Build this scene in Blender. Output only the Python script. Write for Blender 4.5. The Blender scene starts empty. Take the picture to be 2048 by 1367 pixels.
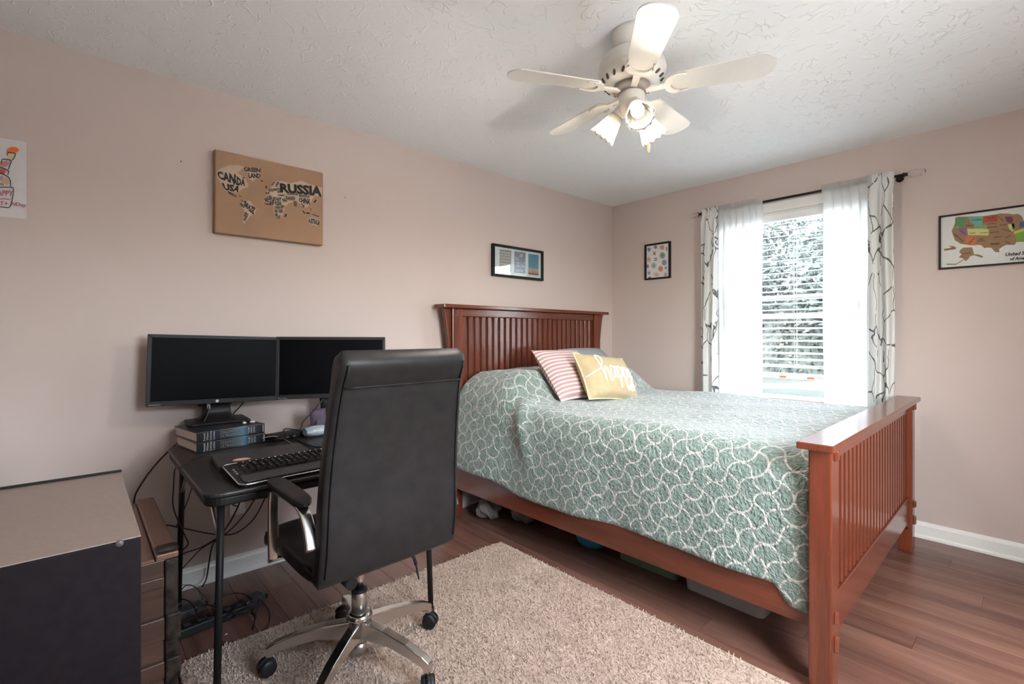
import bpy, math, random
from mathutils import Vector, Matrix
random.seed(7)
R = math.radians
scene = bpy.context.scene
COL = scene.collection

# ------------------------------------------------------------------ camera
FPX, HORIZON, EYE = 967.0, 668.0, 1.225
CAM = Vector((-3.791, -2.790, EYE))
_a = math.atan2(1075, 967)
FWD = Vector((math.cos(_a), math.sin(_a), 0)); RIGHT = Vector((FWD.y, -FWD.x, 0))
cd = bpy.data.cameras.new('camera'); cam = bpy.data.objects.new('camera', cd); COL.objects.link(cam)
cd.sensor_width = 36; cd.lens = 36 * FPX / 2048; cd.shift_y = -(683.5 - HORIZON) / 2048; cd.clip_start = .02
cam.location = CAM; cam.rotation_euler = (R(90), 0, math.atan2(FWD.y, FWD.x) - R(90))
scene.camera = cam

# ------------------------------------------------------------------ world, sun, exposure
EXPOSURE = 0.74
SKY = 7.2
SUN = 30.0
BULB = 15.0
world = bpy.data.worlds.new('sky'); scene.world = world; world.use_nodes = True
wn = world.node_tree; bg = wn.nodes['Background']
sky = wn.nodes.new('ShaderNodeTexSky'); sky.sky_type = 'NISHITA'; sky.sun_disc = False
sky.sun_elevation = R(48); sky.sun_rotation = R(250); sky.air_density = 1.0; sky.dust_density = 2.5; sky.ozone_density = .6
hs = wn.nodes.new('ShaderNodeHueSaturation'); hs.inputs['Saturation'].default_value = .38
wn.links.new(sky.outputs[0], hs.inputs['Color']); wn.links.new(hs.outputs[0], bg.inputs[0]); bg.inputs[1].default_value = SKY
sd = bpy.data.lights.new('sun', 'SUN'); sun = bpy.data.objects.new('sun', sd); COL.objects.link(sun)
sd.energy = SUN; sd.angle = R(2); sun.rotation_euler = (R(38), 0, R(-102)); sd.color = (1, .95, .88)
def portal(name, loc, rot, sx, sy):
    l = bpy.data.lights.new(name, 'AREA'); o = bpy.data.objects.new(name, l); COL.objects.link(o)
    l.shape = 'RECTANGLE'; l.size = sx; l.size_y = sy; l.cycles.is_portal = True; o.location = loc; o.rotation_euler = rot
portal('daylight_portal', (.2, -1.55, 1.43), (0, R(90), 0), 1.5, 1.0)
portal('fill_window_portal', (-2.65, -3.7, 1.465), (R(90), 0, R(0)), .95, 1.28)
scene.cycles.max_bounces = 8; scene.cycles.diffuse_bounces = 4; scene.cycles.transparent_max_bounces = 10
vs = scene.view_settings
vs.view_transform = 'Standard'; vs.look = 'None'; vs.gamma = 1; vs.use_curve_mapping = False; vs.exposure = EXPOSURE

# ------------------------------------------------------------------ pixel -> place
def ray(px, py): return FWD * FPX + RIGHT * (px - 1024) + Vector((0, 0, HORIZON - py))
def onX(px, py, X): d = ray(px, py); return CAM + d * ((X - CAM.x) / d.x)
def onY(px, py, Y): d = ray(px, py); return CAM + d * ((Y - CAM.y) / d.y)
def onZ(px, py, Z): d = ray(px, py); return CAM + d * ((Z - CAM.z) / d.z)

# ------------------------------------------------------------------ materials
def new_mat(name):
    m = bpy.data.materials.new(name); m.use_nodes = True
    nt = m.node_tree; return m, nt, nt.nodes['Principled BSDF'], nt.links
def setp(b, color=None, rough=None, metal=None, spec=None, **kw):
    if color is not None: b.inputs['Base Color'].default_value = (*color, 1)
    if rough is not None: b.inputs['Roughness'].default_value = rough
    if metal is not None: b.inputs['Metallic'].default_value = metal
    if spec is not None: b.inputs['Specular IOR Level'].default_value = spec
    for k, v in kw.items(): b.inputs[k].default_value = v
def nd(nt, t, **kw):
    n = nt.nodes.new('ShaderNode' + t)
    for k, v in kw.items():
        if hasattr(n, k): setattr(n, k, v)
        else: n.inputs[k].default_value = v
    return n
def mathn(nt, op, a, b=None, c=None):
    n = nt.nodes.new('ShaderNodeMath'); n.operation = op
    for i, x in enumerate((a, b, c)):
        if x is None: continue
        if isinstance(x, (int, float)): n.inputs[i].default_value = x
        else: nt.links.new(x, n.inputs[i])
    return n.outputs[0]
def ramp(nt, fac, stops):
    r = nt.nodes.new('ShaderNodeValToRGB'); nt.links.new(fac, r.inputs[0])
    el = r.color_ramp.elements
    while len(el) < len(stops): el.new(.5)
    for e, (p, c) in zip(el, stops): e.position = p; e.color = (*c, 1)
    return r.outputs[0]
def coords(nt, kind='Object', scale=(1, 1, 1)):
    t = nt.nodes.new('ShaderNodeTexCoord'); mp = nt.nodes.new('ShaderNodeMapping')
    mp.inputs['Scale'].default_value = scale; nt.links.new(t.outputs[kind], mp.inputs[0]); return mp.outputs[0]
def bump(nt, b, h, strength=.3, dist=.01):
    n = nt.nodes.new('ShaderNodeBump'); n.inputs['Strength'].default_value = strength; n.inputs['Distance'].default_value = dist
    nt.links.new(h, n.inputs['Height']); nt.links.new(n.outputs[0], b.inputs['Normal'])
_flat = {}
def flat(color, rough=.6, metal=0, spec=None, name=None):
    k = (tuple(color), rough, metal, spec)
    if k not in _flat:
        m, nt, b, L = new_mat(name or 'paint_%d' % len(_flat)); setp(b, color, rough, metal, spec)
        n = nd(nt, 'TexNoise'); n.inputs['Scale'].default_value = 60
        L.new(coords(nt), n.inputs[0])
        c0 = [x * .985 for x in color]; c1 = [min(1, x * 1.015) for x in color]
        L.new(ramp(nt, n.outputs[0], [(.3, c0), (.7, c1)]), b.inputs['Base Color'])
        _flat[k] = m
    return _flat[k]
def noisy(name, c0, c1, scale, rough, bstr=0, bscale=None, bdist=.004, stretch=(1, 1, 1), spec=None, metal=0, detail=4):
    m, nt, b, L = new_mat(name); setp(b, c0, rough, metal, spec)
    co = coords(nt, 'Object', stretch)
    n = nd(nt, 'TexNoise'); n.inputs['Scale'].default_value = scale; n.inputs['Detail'].default_value = detail; L.new(co, n.inputs[0])
    L.new(ramp(nt, n.outputs[0], [(.3, c0), (.7, c1)]), b.inputs['Base Color'])
    if bstr:
        n2 = nd(nt, 'TexNoise'); n2.inputs['Scale'].default_value = bscale or scale; n2.inputs['Detail'].default_value = 3; L.new(co, n2.inputs[0])
        bump(nt, b, n2.outputs[0], bstr, bdist)
    return m
def wood(name, dark, mid, light, axis, scale=9, rough=.32, rnd=False, contrast=(.3, .55, .8)):
    m, nt, b, L = new_mat(name); setp(b, mid, rough)
    st = [1, 1, 1]; st['xyz'.index(axis)] = .08
    co = coords(nt, 'Object', st)
    if rnd:
        oi = nd(nt, 'ObjectInfo'); ad = nt.nodes.new('ShaderNodeVectorMath'); ad.operation = 'ADD'
        cx = nt.nodes.new('ShaderNodeCombineXYZ'); L.new(mathn(nt, 'MULTIPLY', oi.outputs['Random'], 37.), cx.inputs[0]); L.new(mathn(nt, 'MULTIPLY', oi.outputs['Random'], 91.), cx.inputs[1])
        L.new(co, ad.inputs[0]); L.new(cx.outputs[0], ad.inputs[1]); co = ad.outputs[0]
    n = nd(nt, 'TexNoise'); n.inputs['Scale'].default_value = scale; n.inputs['Detail'].default_value = 6; n.inputs['Roughness'].default_value = .6; n.inputs['Distortion'].default_value = .8; L.new(co, n.inputs[0])
    f = nd(nt, 'TexNoise'); f.inputs['Scale'].default_value = scale * 14; f.inputs['Detail'].default_value = 2; L.new(co, f.inputs[0])
    mx = mathn(nt, 'ADD', mathn(nt, 'MULTIPLY', n.outputs[0], .8), mathn(nt, 'MULTIPLY', f.outputs[0], .2))
    if rnd: mx = mathn(nt, 'ADD', mx, mathn(nt, 'MULTIPLY', mathn(nt, 'SUBTRACT', oi.outputs['Random'], .5), .08))
    L.new(ramp(nt, mx, [(contrast[0], dark), (contrast[1], mid), (contrast[2], light)]), b.inputs['Base Color'])
    bump(nt, b, f.outputs[0], .06, .002)
    return m

M = {}
def wall_mat():
    m, nt, b, L = new_mat('wall_paint'); setp(b, None, .75, spec=.25)
    co = coords(nt)
    n = nd(nt, 'TexNoise'); n.inputs['Scale'].default_value = 1.3; L.new(co, n.inputs[0])
    L.new(ramp(nt, n.outputs[0], [(.3, (.530, .440, .402)), (.7, (.556, .462, .421))]), b.inputs['Base Color'])
    n2 = nd(nt, 'TexNoise'); n2.inputs['Scale'].default_value = 180; L.new(co, n2.inputs[0]); bump(nt, b, n2.outputs[0], .05, .002)
    return m
M['wall'] = wall_mat()
def ceil_mat():                                   # stomp-brush plaster: short curved ridges in fans
    m, nt, b, L = new_mat('ceiling_plaster'); setp(b, (.86, .86, .86), .8, spec=.2)
    co = coords(nt)
    w = nd(nt, 'TexNoise'); w.inputs['Scale'].default_value = 4; L.new(co, w.inputs[0])
    ad = nt.nodes.new('ShaderNodeMixRGB'); ad.blend_type = 'LINEAR_LIGHT'; ad.inputs[0].default_value = .18; L.new(co, ad.inputs[1]); L.new(w.outputs['Color'], ad.inputs[2])
    v = nd(nt, 'TexVoronoi'); v.feature = 'DISTANCE_TO_EDGE'; v.inputs['Scale'].default_value = 17; L.new(ad.outputs[0], v.inputs['Vector'])
    ridge = ramp(nt, v.outputs['Distance'], [(0, (1, 1, 1)), (.035, (.3, .3, .3)), (.07, (0, 0, 0))])
    g = nd(nt, 'TexNoise'); g.inputs['Scale'].default_value = 14; g.inputs['Detail'].default_value = 2; L.new(co, g.inputs[0])
    mask = ramp(nt, g.outputs[0], [(.49, (0, 0, 0)), (.57, (1, 1, 1))])
    f = nd(nt, 'TexNoise'); f.inputs['Scale'].default_value = 45; f.inputs['Detail'].default_value = 4; L.new(co, f.inputs[0])
    h = mathn(nt, 'ADD', mathn(nt, 'MULTIPLY', ridge, mask), mathn(nt, 'MULTIPLY', f.outputs[0], .35))
    bump(nt, b, h, .45, .006)
    return m
M['ceil'] = ceil_mat()
M['trim'] = flat((.78, .77, .74), .35, name='white_trim_paint')
M['plank'] = wood('floor_laminate', (.092, .042, .031), (.168, .082, .060), (.25, .132, .097), 'y', 7, .27, rnd=True)
M['subfloor'] = flat((.03, .015, .01), .8, name='floor_joint')
BW = ((.080, .017, .008), (.138, .032, .0145), (.205, .058, .027))
for ax in 'xyz': M['bed_' + ax] = wood('cherry_wood_' + ax, *BW, ax, 10, .2); M['bed_' + ax].node_tree.nodes['Principled BSDF'].inputs['Coat Weight'].default_value = .2; M['bed_' + ax].node_tree.nodes['Principled BSDF'].inputs['Coat Roughness'].default_value = .12
M['black_leather'] = noisy('black_leather', (.014, .012, .012), (.021, .018, .018), 25, .42, .12, 300, .002, spec=.25)
M['black_plastic'] = flat((.014, .013, .014), .42, spec=.3, name='black_plastic')
M['matte_black'] = flat((.010, .009, .009), .5, spec=.25, name='matte_black')
M['dark_bezel'] = flat((.022, .020, .022), .5, spec=.2, name='dark_bezel')
M['screen'] = flat((.002, .002, .0025), .45, spec=.04, name='screen_glass')
M['table'] = noisy('black_vinyl_top', (.020, .017, .017), (.032, .028, .027), 120, .38, .1, 300, .002, spec=.35)
M['chrome'] = flat((.66, .63, .60), .2, 1.0, name='chrome')
M['chrome2'] = flat((.60, .57, .54), .3, 1.0, name='satin_steel')
M['fan_white'] = flat((.66, .63, .58), .35, name='fan_enamel')
M['blade'] = flat((.62, .60, .56), .45, name='fan_blade')
M['white'] = flat((.82, .82, .80), .5, name='white_plastic')
M['cable'] = flat((.014, .012, .012), .45, name='cable_rubber')
M['cabinet_top'] = noisy('cabinet_laminate', (.24, .185, .16), (.27, .21, .185), 90, .42, .05, 400, .001)
M['cabinet'] = noisy('cabinet_side', (.010, .007, .009), (.014, .010, .012), 60, .5, .08, 400, .001, spec=.15)
def rug_mat():
    m, nt, b, L = new_mat('rug_pile'); setp(b, None, .95, spec=.1); co = coords(nt)
    n = nd(nt, 'TexNoise'); n.inputs['Scale'].default_value = 7; n.inputs['Detail'].default_value = 5; L.new(co, n.inputs[0])
    c = ramp(nt, n.outputs[0], [(.3, (.47, .36, .295)), (.7, (.57, .45, .375))])
    f = nd(nt, 'TexNoise'); f.inputs['Scale'].default_value = 55; f.inputs['Detail'].default_value = 3; f.inputs['Distortion'].default_value = 1.2; L.new(co, f.inputs[0])
    g = nd(nt, 'TexNoise'); g.inputs['Scale'].default_value = 3.5; L.new(co, g.inputs[0])
    k = mathn(nt, 'MULTIPLY', ramp(nt, f.outputs[0], [(.34, (1, 1, 1)), (.43, (0, 0, 0))]), ramp(nt, g.outputs[0], [(.42, (0, 0, 0)), (.6, (.6, .6, .6))]))
    mx = nd(nt, 'MixRGB'); L.new(k, mx.inputs[0]); L.new(c, mx.inputs[1]); mx.inputs[2].default_value = (.26, .17, .13, 1); L.new(mx.outputs[0], b.inputs['Base Color'])
    bump(nt, b, f.outputs[0], .7, .012); return m
M['rug'] = rug_mat()

# ------------------------------------------------------------------ mesh builder
class MB:
    def __init__(s): s.v = []; s.f = []; s.sm = []; s.uv = {}
    def add(s, vs, fs, sm=False, uvs=None):
        o = len(s.v); s.v += [tuple(v) for v in vs]; s.f += [tuple(i + o for i in f) for f in fs]; s.sm += [sm] * len(fs)
        if uvs:
            for i, u in enumerate(uvs): s.uv[o + i] = u
        return s
    def box(s, a, b):
        x0, y0, z0 = a; x1, y1, z1 = b
        return s.add([(x0, y0, z0), (x1, y0, z0), (x1, y1, z0), (x0, y1, z0), (x0, y0, z1), (x1, y0, z1), (x1, y1, z1), (x0, y1, z1)],
              [(0, 3, 2, 1), (4, 5, 6, 7), (0, 1, 5, 4), (1, 2, 6, 5), (2, 3, 7, 6), (3, 0, 4, 7)])
    def obox(s, mat, size):
        n = len(s.v); hx, hy, hz = [k / 2 for k in size]; s.box((-hx, -hy, -hz), (hx, hy, hz))
        for i in range(n, len(s.v)): s.v[i] = tuple(mat @ Vector(s.v[i]))
        return s
    def prism(s, A, B, sm=False):
        n = len(A); s.add(list(A) + list(B), [tuple(range(n - 1, -1, -1)), tuple(range(n, 2 * n))])
        o = len(s.v) - 2 * n
        for i in range(n): j = (i + 1) % n; s.f.append((o + i, o + j, o + n + j, o + n + i)); s.sm.append(sm)
        return s
    def cyl(s, p0, p1, r0, r1=None, n=16):
        return s.tube([p0, p1], [r0, r0 if r1 is None else r1], n)
    def tube(s, pts, r, n=8, closed=False, flatten=None):
        P = [Vector(p) for p in pts]; m = len(P); rr = r if isinstance(r, (list, tuple)) else [r] * m
        vs = []; prev = None
        for i, p in enumerate(P):
            t = (P[(i + 1) % m] - P[i - 1]) if closed else (P[min(i + 1, m - 1)] - P[max(i - 1, 0)])
            t.normalize()
            if prev is None:
                a = Vector((0, 0, 1)) if abs(t.z) < .9 else Vector((1, 0, 0)); prev = t.cross(a).normalized()
            u = (prev - t * prev.dot(t)); u = u.normalized() if u.length > 1e-6 else prev; prev = u; w = t.cross(u)
            for k in range(n):
                a = 2 * math.pi * k / n; vs.append(p + (u * math.cos(a) + w * math.sin(a)) * rr[i])
        fs = []
        for i in range(m if closed else m - 1):
            for k in range(n):
                a, b = i * n, ((i + 1) % m) * n; fs.append((a + k, a + (k + 1) % n, b + (k + 1) % n, b + k))
        s.add(vs, fs, True); o = len(s.v) - len(vs)
        if not closed:
            s.f += [tuple(o + k for k in range(n - 1, -1, -1)), tuple(o + (m - 1) * n + k for k in range(n))]; s.sm += [False] * 2
        return s
    def lathe(s, prof, n=24, mat=None, cap=True):
        vs = []
        for r, z in prof:
            for k in range(n): a = 2 * math.pi * k / n; vs.append(Vector((r * math.cos(a), r * math.sin(a), z)))
        if mat is not None: vs = [mat @ v for v in vs]
        m = len(prof); fs = [(i * n + k, i * n + (k + 1) % n, (i + 1) * n + (k + 1) % n, (i + 1) * n + k) for i in range(m - 1) for k in range(n)]
        s.add(vs, fs, True); o = len(s.v) - len(vs)
        if cap: s.f += [tuple(o + k for k in range(n - 1, -1, -1)), tuple(o + (m - 1) * n + k for k in range(n))]; s.sm += [False] * 2
        return s
    def grid(s, fn, nu, nv, uvfn=None, sm=True, flip=False):
        vs = []; us = []
        for j in range(nv + 1):
            for i in range(nu + 1):
                vs.append(fn(i / nu, j / nv)); us.append(uvfn(i / nu, j / nv) if uvfn else (i / nu, j / nv))
        w = nu + 1; fs = [(j * w + i, j * w + i + 1, (j + 1) * w + i + 1, (j + 1) * w + i) for j in range(nv) for i in range(nu)]
        if flip: fs = [f[::-1] for f in fs]
        return s.add(vs, fs, sm, us)
    def poly(s, pts): return s.add(pts, [tuple(range(len(pts)))])
    def xf(s, mat): s.v = [tuple(mat @ Vector(v)) for v in s.v]; return s
    def build(s, name, mat, parent=None, bevel=0, seg=2, origin=None, solid=0, fix=True):
        me = bpy.data.meshes.new(name)
        off = Vector((0, 0, 0))
        if origin is not None: off = Vector(origin)
        elif parent is None:
            xs, ys, zs = zip(*s.v); off = Vector(((min(xs) + max(xs)) / 2, (min(ys) + max(ys)) / 2, min(zs)))
        me.from_pydata([tuple(Vector(v) - off) for v in s.v], [], s.f)
        me.polygons.foreach_set('use_smooth', s.sm)
        if s.uv:
            l = me.uv_layers.new(name='UVMap')
            for lp in me.loops: l.data[lp.index].uv = s.uv.get(lp.vertex_index, (0, 0))
        me.materials.append(mat); me.update()
        o = bpy.data.objects.new(name, me); COL.objects.link(o); o.location = off
        if parent is not None: o.parent = parent
        if bevel:
            b = o.modifiers.new('bevel', 'BEVEL'); b.width = bevel; b.segments = seg; b.limit_method = 'ANGLE'; b.angle_limit = R(40)
        if solid: q = o.modifiers.new('thickness', 'SOLIDIFY'); q.thickness = solid; q.offset = 0
        return o
def tag(o, label=None, cat=None, group=None, kind=None):
    for k, v in (('label', label), ('category', cat), ('group', group), ('kind', kind)):
        if v: o[k] = v
    return o
def thing(name, label, cat, loc=(0, 0, 0), rotz=0, group=None):
    o = bpy.data.objects.new(name, None); COL.objects.link(o); o.empty_display_size = .1
    o.location = loc; o.rotation_euler = (0, 0, rotz); return tag(o, label, cat, group)
def struct(name, mb, mat, parent=None, **kw): return tag(mb.build(name, mat, parent, **kw), kind=None if parent else 'structure')
def share(o, name, loc, parent, rot=None):
    c = o.copy(); c.name = name; COL.objects.link(c); c.parent = parent; c.location = loc
    if rot is not None: c.rotation_euler = rot
    return c
def cr(pts, k=8, closed=False):
    P = [Vector(p) for p in pts]; out = []; n = len(P)
    for i in range(n if closed else n - 1):
        p1, p2 = P[i], P[(i + 1) % n]
        p0 = P[i - 1] if (closed or i > 0) else p1 * 2 - p2
        p3 = P[(i + 2) % n] if (closed or i + 2 < n) else p2 * 2 - p1
        for j in range(k):
            t = j / k
            out.append(.5 * ((2 * p1) + (p2 - p0) * t + (2 * p0 - 5 * p1 + 4 * p2 - p3) * t * t + (3 * p1 - p0 - 3 * p2 + p3) * t ** 3))
    if not closed: out.append(P[-1])
    return out
def rrect(w, h, r, n=5):                          # rounded rectangle outline, centred
    out = []
    for cx, cy, a0 in ((w / 2 - r, h / 2 - r, 0), (-w / 2 + r, h / 2 - r, 90), (-w / 2 + r, -h / 2 + r, 180), (w / 2 - r, -h / 2 + r, 270)):
        for k in range(n + 1): a = R(a0 + 90 * k / n); out.append((cx + r * math.cos(a), cy + r * math.sin(a)))
    return out
def slab(mb, outline, z0, z1): return mb.prism([(x, y, z0) for x, y in outline], [(x, y, z1) for x, y in outline])
def text2d(s, shear=0, space=1.0, bold=0):
    c = bpy.data.curves.new('lettering', 'FONT'); c.body = s; c.shear = shear; c.space_character = space; c.resolution_u = 2; c.offset = bold
    o = bpy.data.objects.new('lettering', c); me = o.to_mesh()
    v = [(p.co.x, p.co.y) for p in me.vertices]; f = [tuple(p.vertices) for p in me.polygons]
    o.to_mesh_clear(); bpy.data.objects.remove(o); bpy.data.curves.remove(c)
    x0, x1 = min(a for a, b in v), max(a for a, b in v); y0, y1 = min(b for a, b in v), max(b for a, b in v)
    return [((a - x0) / (x1 - x0), (b - y0) / (y1 - y0)) for a, b in v], f
def text_quad(mb, s, q, place, shear=0, space=1.0, bold=.012):   # q: TL,TR,BR,BL in 2d; place: 2d -> 3d
    v, f = text2d(s, shear, space, bold)
    def bl(u, w):
        x = [(1 - u) * (1 - w) * q[3][i] + u * (1 - w) * q[2][i] + u * w * q[1][i] + (1 - u) * w * q[0][i] for i in (0, 1)]
        return place(*x)
    mb.add([bl(*p) for p in v], f)
def ribbon(mb, pts, w, place):                        # flat pen stroke along 2d points
    n = len(pts); L = []
    for i, p in enumerate(pts):
        a, b = pts[max(i - 1, 0)], pts[min(i + 1, n - 1)]; dx, dy = b[0] - a[0], b[1] - a[1]; d = math.hypot(dx, dy) or 1
        nx, ny = -dy / d * w / 2, dx / d * w / 2
        L += [place(p[0] + nx, p[1] + ny), place(p[0] - nx, p[1] - ny)]
    mb.add(L, [(2 * i, 2 * i + 1, 2 * i + 3, 2 * i + 2) for i in range(n - 1)])

# ================================================================== ROOM
XL, YF, HC, WT = -4.35, -3.5, 2.44, .16            # left wall, wall behind the camera, ceiling, wall thickness
WY0, WY1, WZ0, WZ1 = -2.02, -1.08, .76, 2.115       # window opening in the right-hand wall
floor = struct('floor', MB().box((XL - WT, YF - WT, -.12), (WT, WT, -.012)), M['subfloor'], origin=(0, 0, 0))
PW, PL = .124, 1.22
k = 0
pm = {}
x = 0.0 - .012
i = 0
while x > XL:
    x0 = max(x - PW, XL); y = .0 - ((i * .41) % PL)
    if i % 10 == 0: pass
    ys = [0.0]; t = -((i * .457 + .25) % PL) - .05
    while t > YF: ys.append(t); t -= PL
    ys.append(YF)
    for a, b in zip(ys, ys[1:]):
        if a - b < .02: continue
        MB().box((x0 + .0005, b + .0005, -.012), (x - .0005, a - .0005, 0)).build('plank', M['plank'], floor, bevel=.0006, seg=1)
    x -= PW; i += 1
struct('ceiling', MB().box((XL - WT, YF - WT, HC), (WT, WT, HC + .12)), M['ceil'])
struct('wall_back', MB().box((XL - WT, 0, -.12), (WT, WT, HC)), M['wall'])
struct('wall_left', MB().box((XL - WT, YF - WT, -.12), (XL, 0, HC)), M['wall'])
w = MB()
w.box((0, YF - WT, -.12), (WT, WY0, HC)); w.box((0, WY1, -.12), (WT, 0, HC)); w.box((0, WY0, -.12), (WT, WY1, WZ0)); w.box((0, WY0, WZ1), (WT, WY1, HC))
struct('wall_right', w, M['wall'])
RX0, RX1, RZ0, RZ1 = -3.1, -2.2, .85, 2.08           # unseen window added behind the camera to brighten the near side of the room
w = MB()
w.box((XL, YF - WT, -.12), (RX0, YF, HC)); w.box((RX1, YF - WT, -.12), (0, YF, HC)); w.box((RX0, YF - WT, -.12), (RX1, YF, RZ0)); w.box((RX0, YF - WT, RZ1), (RX1, YF, HC))
struct('wall_front', w, M['wall'])
BP = [(0, 0), (.022, 0), (.022, .012), (.014, .022), (.013, .075), (.010, .084), (.004, .094), (0, .096)]  # baseboard profile: (out, up)
def base(name, fn, a, b):
    A = [fn(o, a, z) for o, z in BP]; B = [fn(o, b, z) for o, z in BP]
    struct(name, MB().prism(A, B), M['trim'])
base('baseboard_back', lambda o, t, z: (t, -o, z), XL, 0)
base('baseboard_right', lambda o, t, z: (-o, t, z), YF, -.022)
base('baseboard_left', lambda o, t, z: (XL + o, t, z), YF, -.022)

# ---- window
glass, nt, b, L = new_mat('window_glass'); nt.nodes.remove(b)
tr = nd(nt, 'BsdfTransparent'); tr.inputs[0].default_value = (.93, .95, .95, 1); gl = nd(nt, 'BsdfGlossy'); gl.inputs['Roughness'].default_value = .02
mix = nd(nt, 'MixShader'); mix.inputs[0].default_value = .05
L.new(tr.outputs[0], mix.inputs[1]); L.new(gl.outputs[0], mix.inputs[2]); L.new(mix.outputs[0], nt.nodes['Material Output'].inputs[0])
M['glass'] = glass
def window(name, place, w, z0, z1, raise_=0.0, meet=None):
    """place(along, out, z): along 0..w, out>0 towards the room"""
    root = bpy.data.objects.new(name, None); COL.objects.link(root); root.location = place(w / 2, 0, z0); root['kind'] = 'structure'
    ox = root.location
    def bx(mb, a0, a1, o0, o1, za, zb):
        p, q = place(a0, o0, za) - ox, place(a1, o1, zb) - ox
        mb.box([min(i, j) for i, j in zip(p, q)], [max(i, j) for i, j in zip(p, q)])
    def pt(pn, par, bev, *boxes, mat=None):
        m = MB()
        for q in boxes: bx(m, *q)
        return m.build(pn, mat or M['trim'], par, bevel=bev)
    t = .065
    pt('casing_side', root, .004, (-t, -.004, .0005, .018, z0 - .02, z1 + .0)); pt('casing_side', root, .004, (w + .004, w + t, .0005, .018, z0 - .02, z1))
    pt('casing_head', root, .004, (-t - .01, w + t + .01, .0005, .022, z1 + .002, z1 + .07))
    pt('window_sill', root, .005, (-t - .02, w + t + .02, .0005, .05, z0 - .045, z0 - .022))
    pt('window_jamb', root, 0, (.0, .012, -.14, -.002, z0, z1), (w - .012, w, -.14, -.002, z0, z1), (.012, w - .012, -.14, -.002, z1 - .012, z1), (.012, w - .012, -.14, -.002, z0, z0 + .012))
    mid = meet or (z0 + z1) / 2; e = .035
    def sash(nm, za, zb, o0, o1):
        s = pt(nm, root, .003, (.014, .014 + e, o0, o1, za, zb), (w - .014 - e, w - .014, o0, o1, za, zb), (.014 + e, w - .014 - e, o0, o1, zb - e, zb), (.014 + e, w - .014 - e, o0, o1, za, za + e * 1.1))
        pt('pane', s, 0, (.014 + e, w - .014 - e, (o0 + o1) / 2 - .002, (o0 + o1) / 2 + .002, za + e * 1.1, zb - e), mat=M['glass'])
        return s
    us = sash('upper_sash', mid - .02, z1 - .013, -.115, -.085)
    ls = sash('lower_sash', z0 + .013 + raise_, mid + .02 + raise_, -.08, -.05)
    return root, ls
win, lsash = window('window_1', lambda a, o, z: Vector((-o, WY0 + a, z)), WY1 - WY0, WZ0, WZ1, .13, 1.36)
window('fill_window', lambda a, o, z: Vector((RX0 + a, YF + o, z)), RX1 - RX0, RZ0, RZ1)
scr, nt, b, L = new_mat('dimming_screen'); nt.nodes.remove(b); tr = nd(nt, 'BsdfTransparent'); tr.inputs[0].default_value = (.72, .73, .74, 1); L.new(tr.outputs[0], nt.nodes['Material Output'].inputs[0])
MB().box((.124, WY0 + .013, WZ0 + .013), (.126, WY1 - .013, WZ1 - .013)).xf(Matrix.Translation(-win.location)).build('dimming_screen', scr, win)  # screen across the whole opening, added to dim the view outside
for yy in (-1.485, -1.665):                        # orange warning stickers on the raised sash rail
    MB().box((.049 - .0008, yy - .022, WZ0 + .013 + .13 + .004), (.0495, yy + .022, WZ0 + .013 + .13 + .018)).xf(Matrix.Translation(-win.location)).build('sticker', flat((.75, .16, .05), .6), lsash)

# ---- outdoors
M['lawn'] = noisy('lawn_grass', (.009, .014, .010), (.018, .025, .016), 1.2, .9, .5, 40, .02)
tag(MB().box((.5, -40, -.75), (60, 40, -.6)).build('lawn', M['lawn']), kind='structure')
M['concrete'] = noisy('bounce_concrete', (.52, .51, .49), (.62, .61, .58), 3, .9, .2, 60, .004)
tag(MB().box((.5, -9, -.6), (7.5, 7, -.57)).build('bounce_slab', M['concrete']), kind='structure'); tag(MB().box((-9, -10, -.6), (.49, -3.9, -.57)).build('bounce_slab_rear', M['concrete']), kind='structure')  # unseen pale slabs, added to bounce sunlight up through both windows
leaf_m = [noisy('leaf_%d' % i, c0, c1, 8, .6) for i, (c0, c1) in enumerate((((.010, .016, .013), (.020, .028, .022)), ((.014, .021, .018), (.024, .032, .027))))]
bark = noisy('bark', (.03, .024, .018), (.06, .045, .035), 20, .9)
def tree(x, y, h, r, label, mi):
    t = thing('garden_tree', label, 'tree', (x, y, -.6), 0, 'trees beyond the window')
    tr_ = MB(); tr_.tube([(0, 0, 0), (.05, .03, h * .35), (-.03, .05, h * .7)], [.16, .12, .05], 8)
    for k in range(5):
        a = k * 1.3; tr_.tube([(0, 0, h * (.3 + .06 * k)), (r * .5 * math.cos(a), r * .5 * math.sin(a), h * (.5 + .07 * k))], [.06, .02], 6)
    tr_.build('trunk', bark, t)
    fm = MB(); vs = []; fs = []
    for k in range(5200):
        while True:
            p = Vector((random.uniform(-1, 1), random.uniform(-1, 1), random.uniform(-1, 1)))
            if .35 < p.length < 1: break
        q = Vector((p.x * r, p.y * r, h * .62 + p.z * h * .36)); s = random.uniform(.07, .15) * max(1, r / 1.7)
        u = Vector((random.gauss(0, 1), random.gauss(0, 1), random.gauss(0, 1))).normalized(); wv = u.orthogonal().normalized()
        o = len(vs); vs += [q - u * s, q + wv * s * .5, q + u * s, q - wv * s * .5]; fs.append((o, o + 1, o + 2, o + 3))
    fm.add(vs, fs); f = fm.build('foliage', leaf_m[mi], t); f['kind'] = 'stuff'
tree(9.5, 3.2, 5.4, 1.5, 'leafy green tree nearest the house, seen through the blinds', 0)
tree(14, 6.0, 6.8, 1.9, 'tall dark tree at the left beyond the window', 0)
tree(9.5, .1, 5.0, 1.5, 'pale green rounded tree at the right beyond the window', 1)
tree(17.5, 2.3, 7.4, 2.1, 'farthest tree at the back of the lawn', 1)
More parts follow.
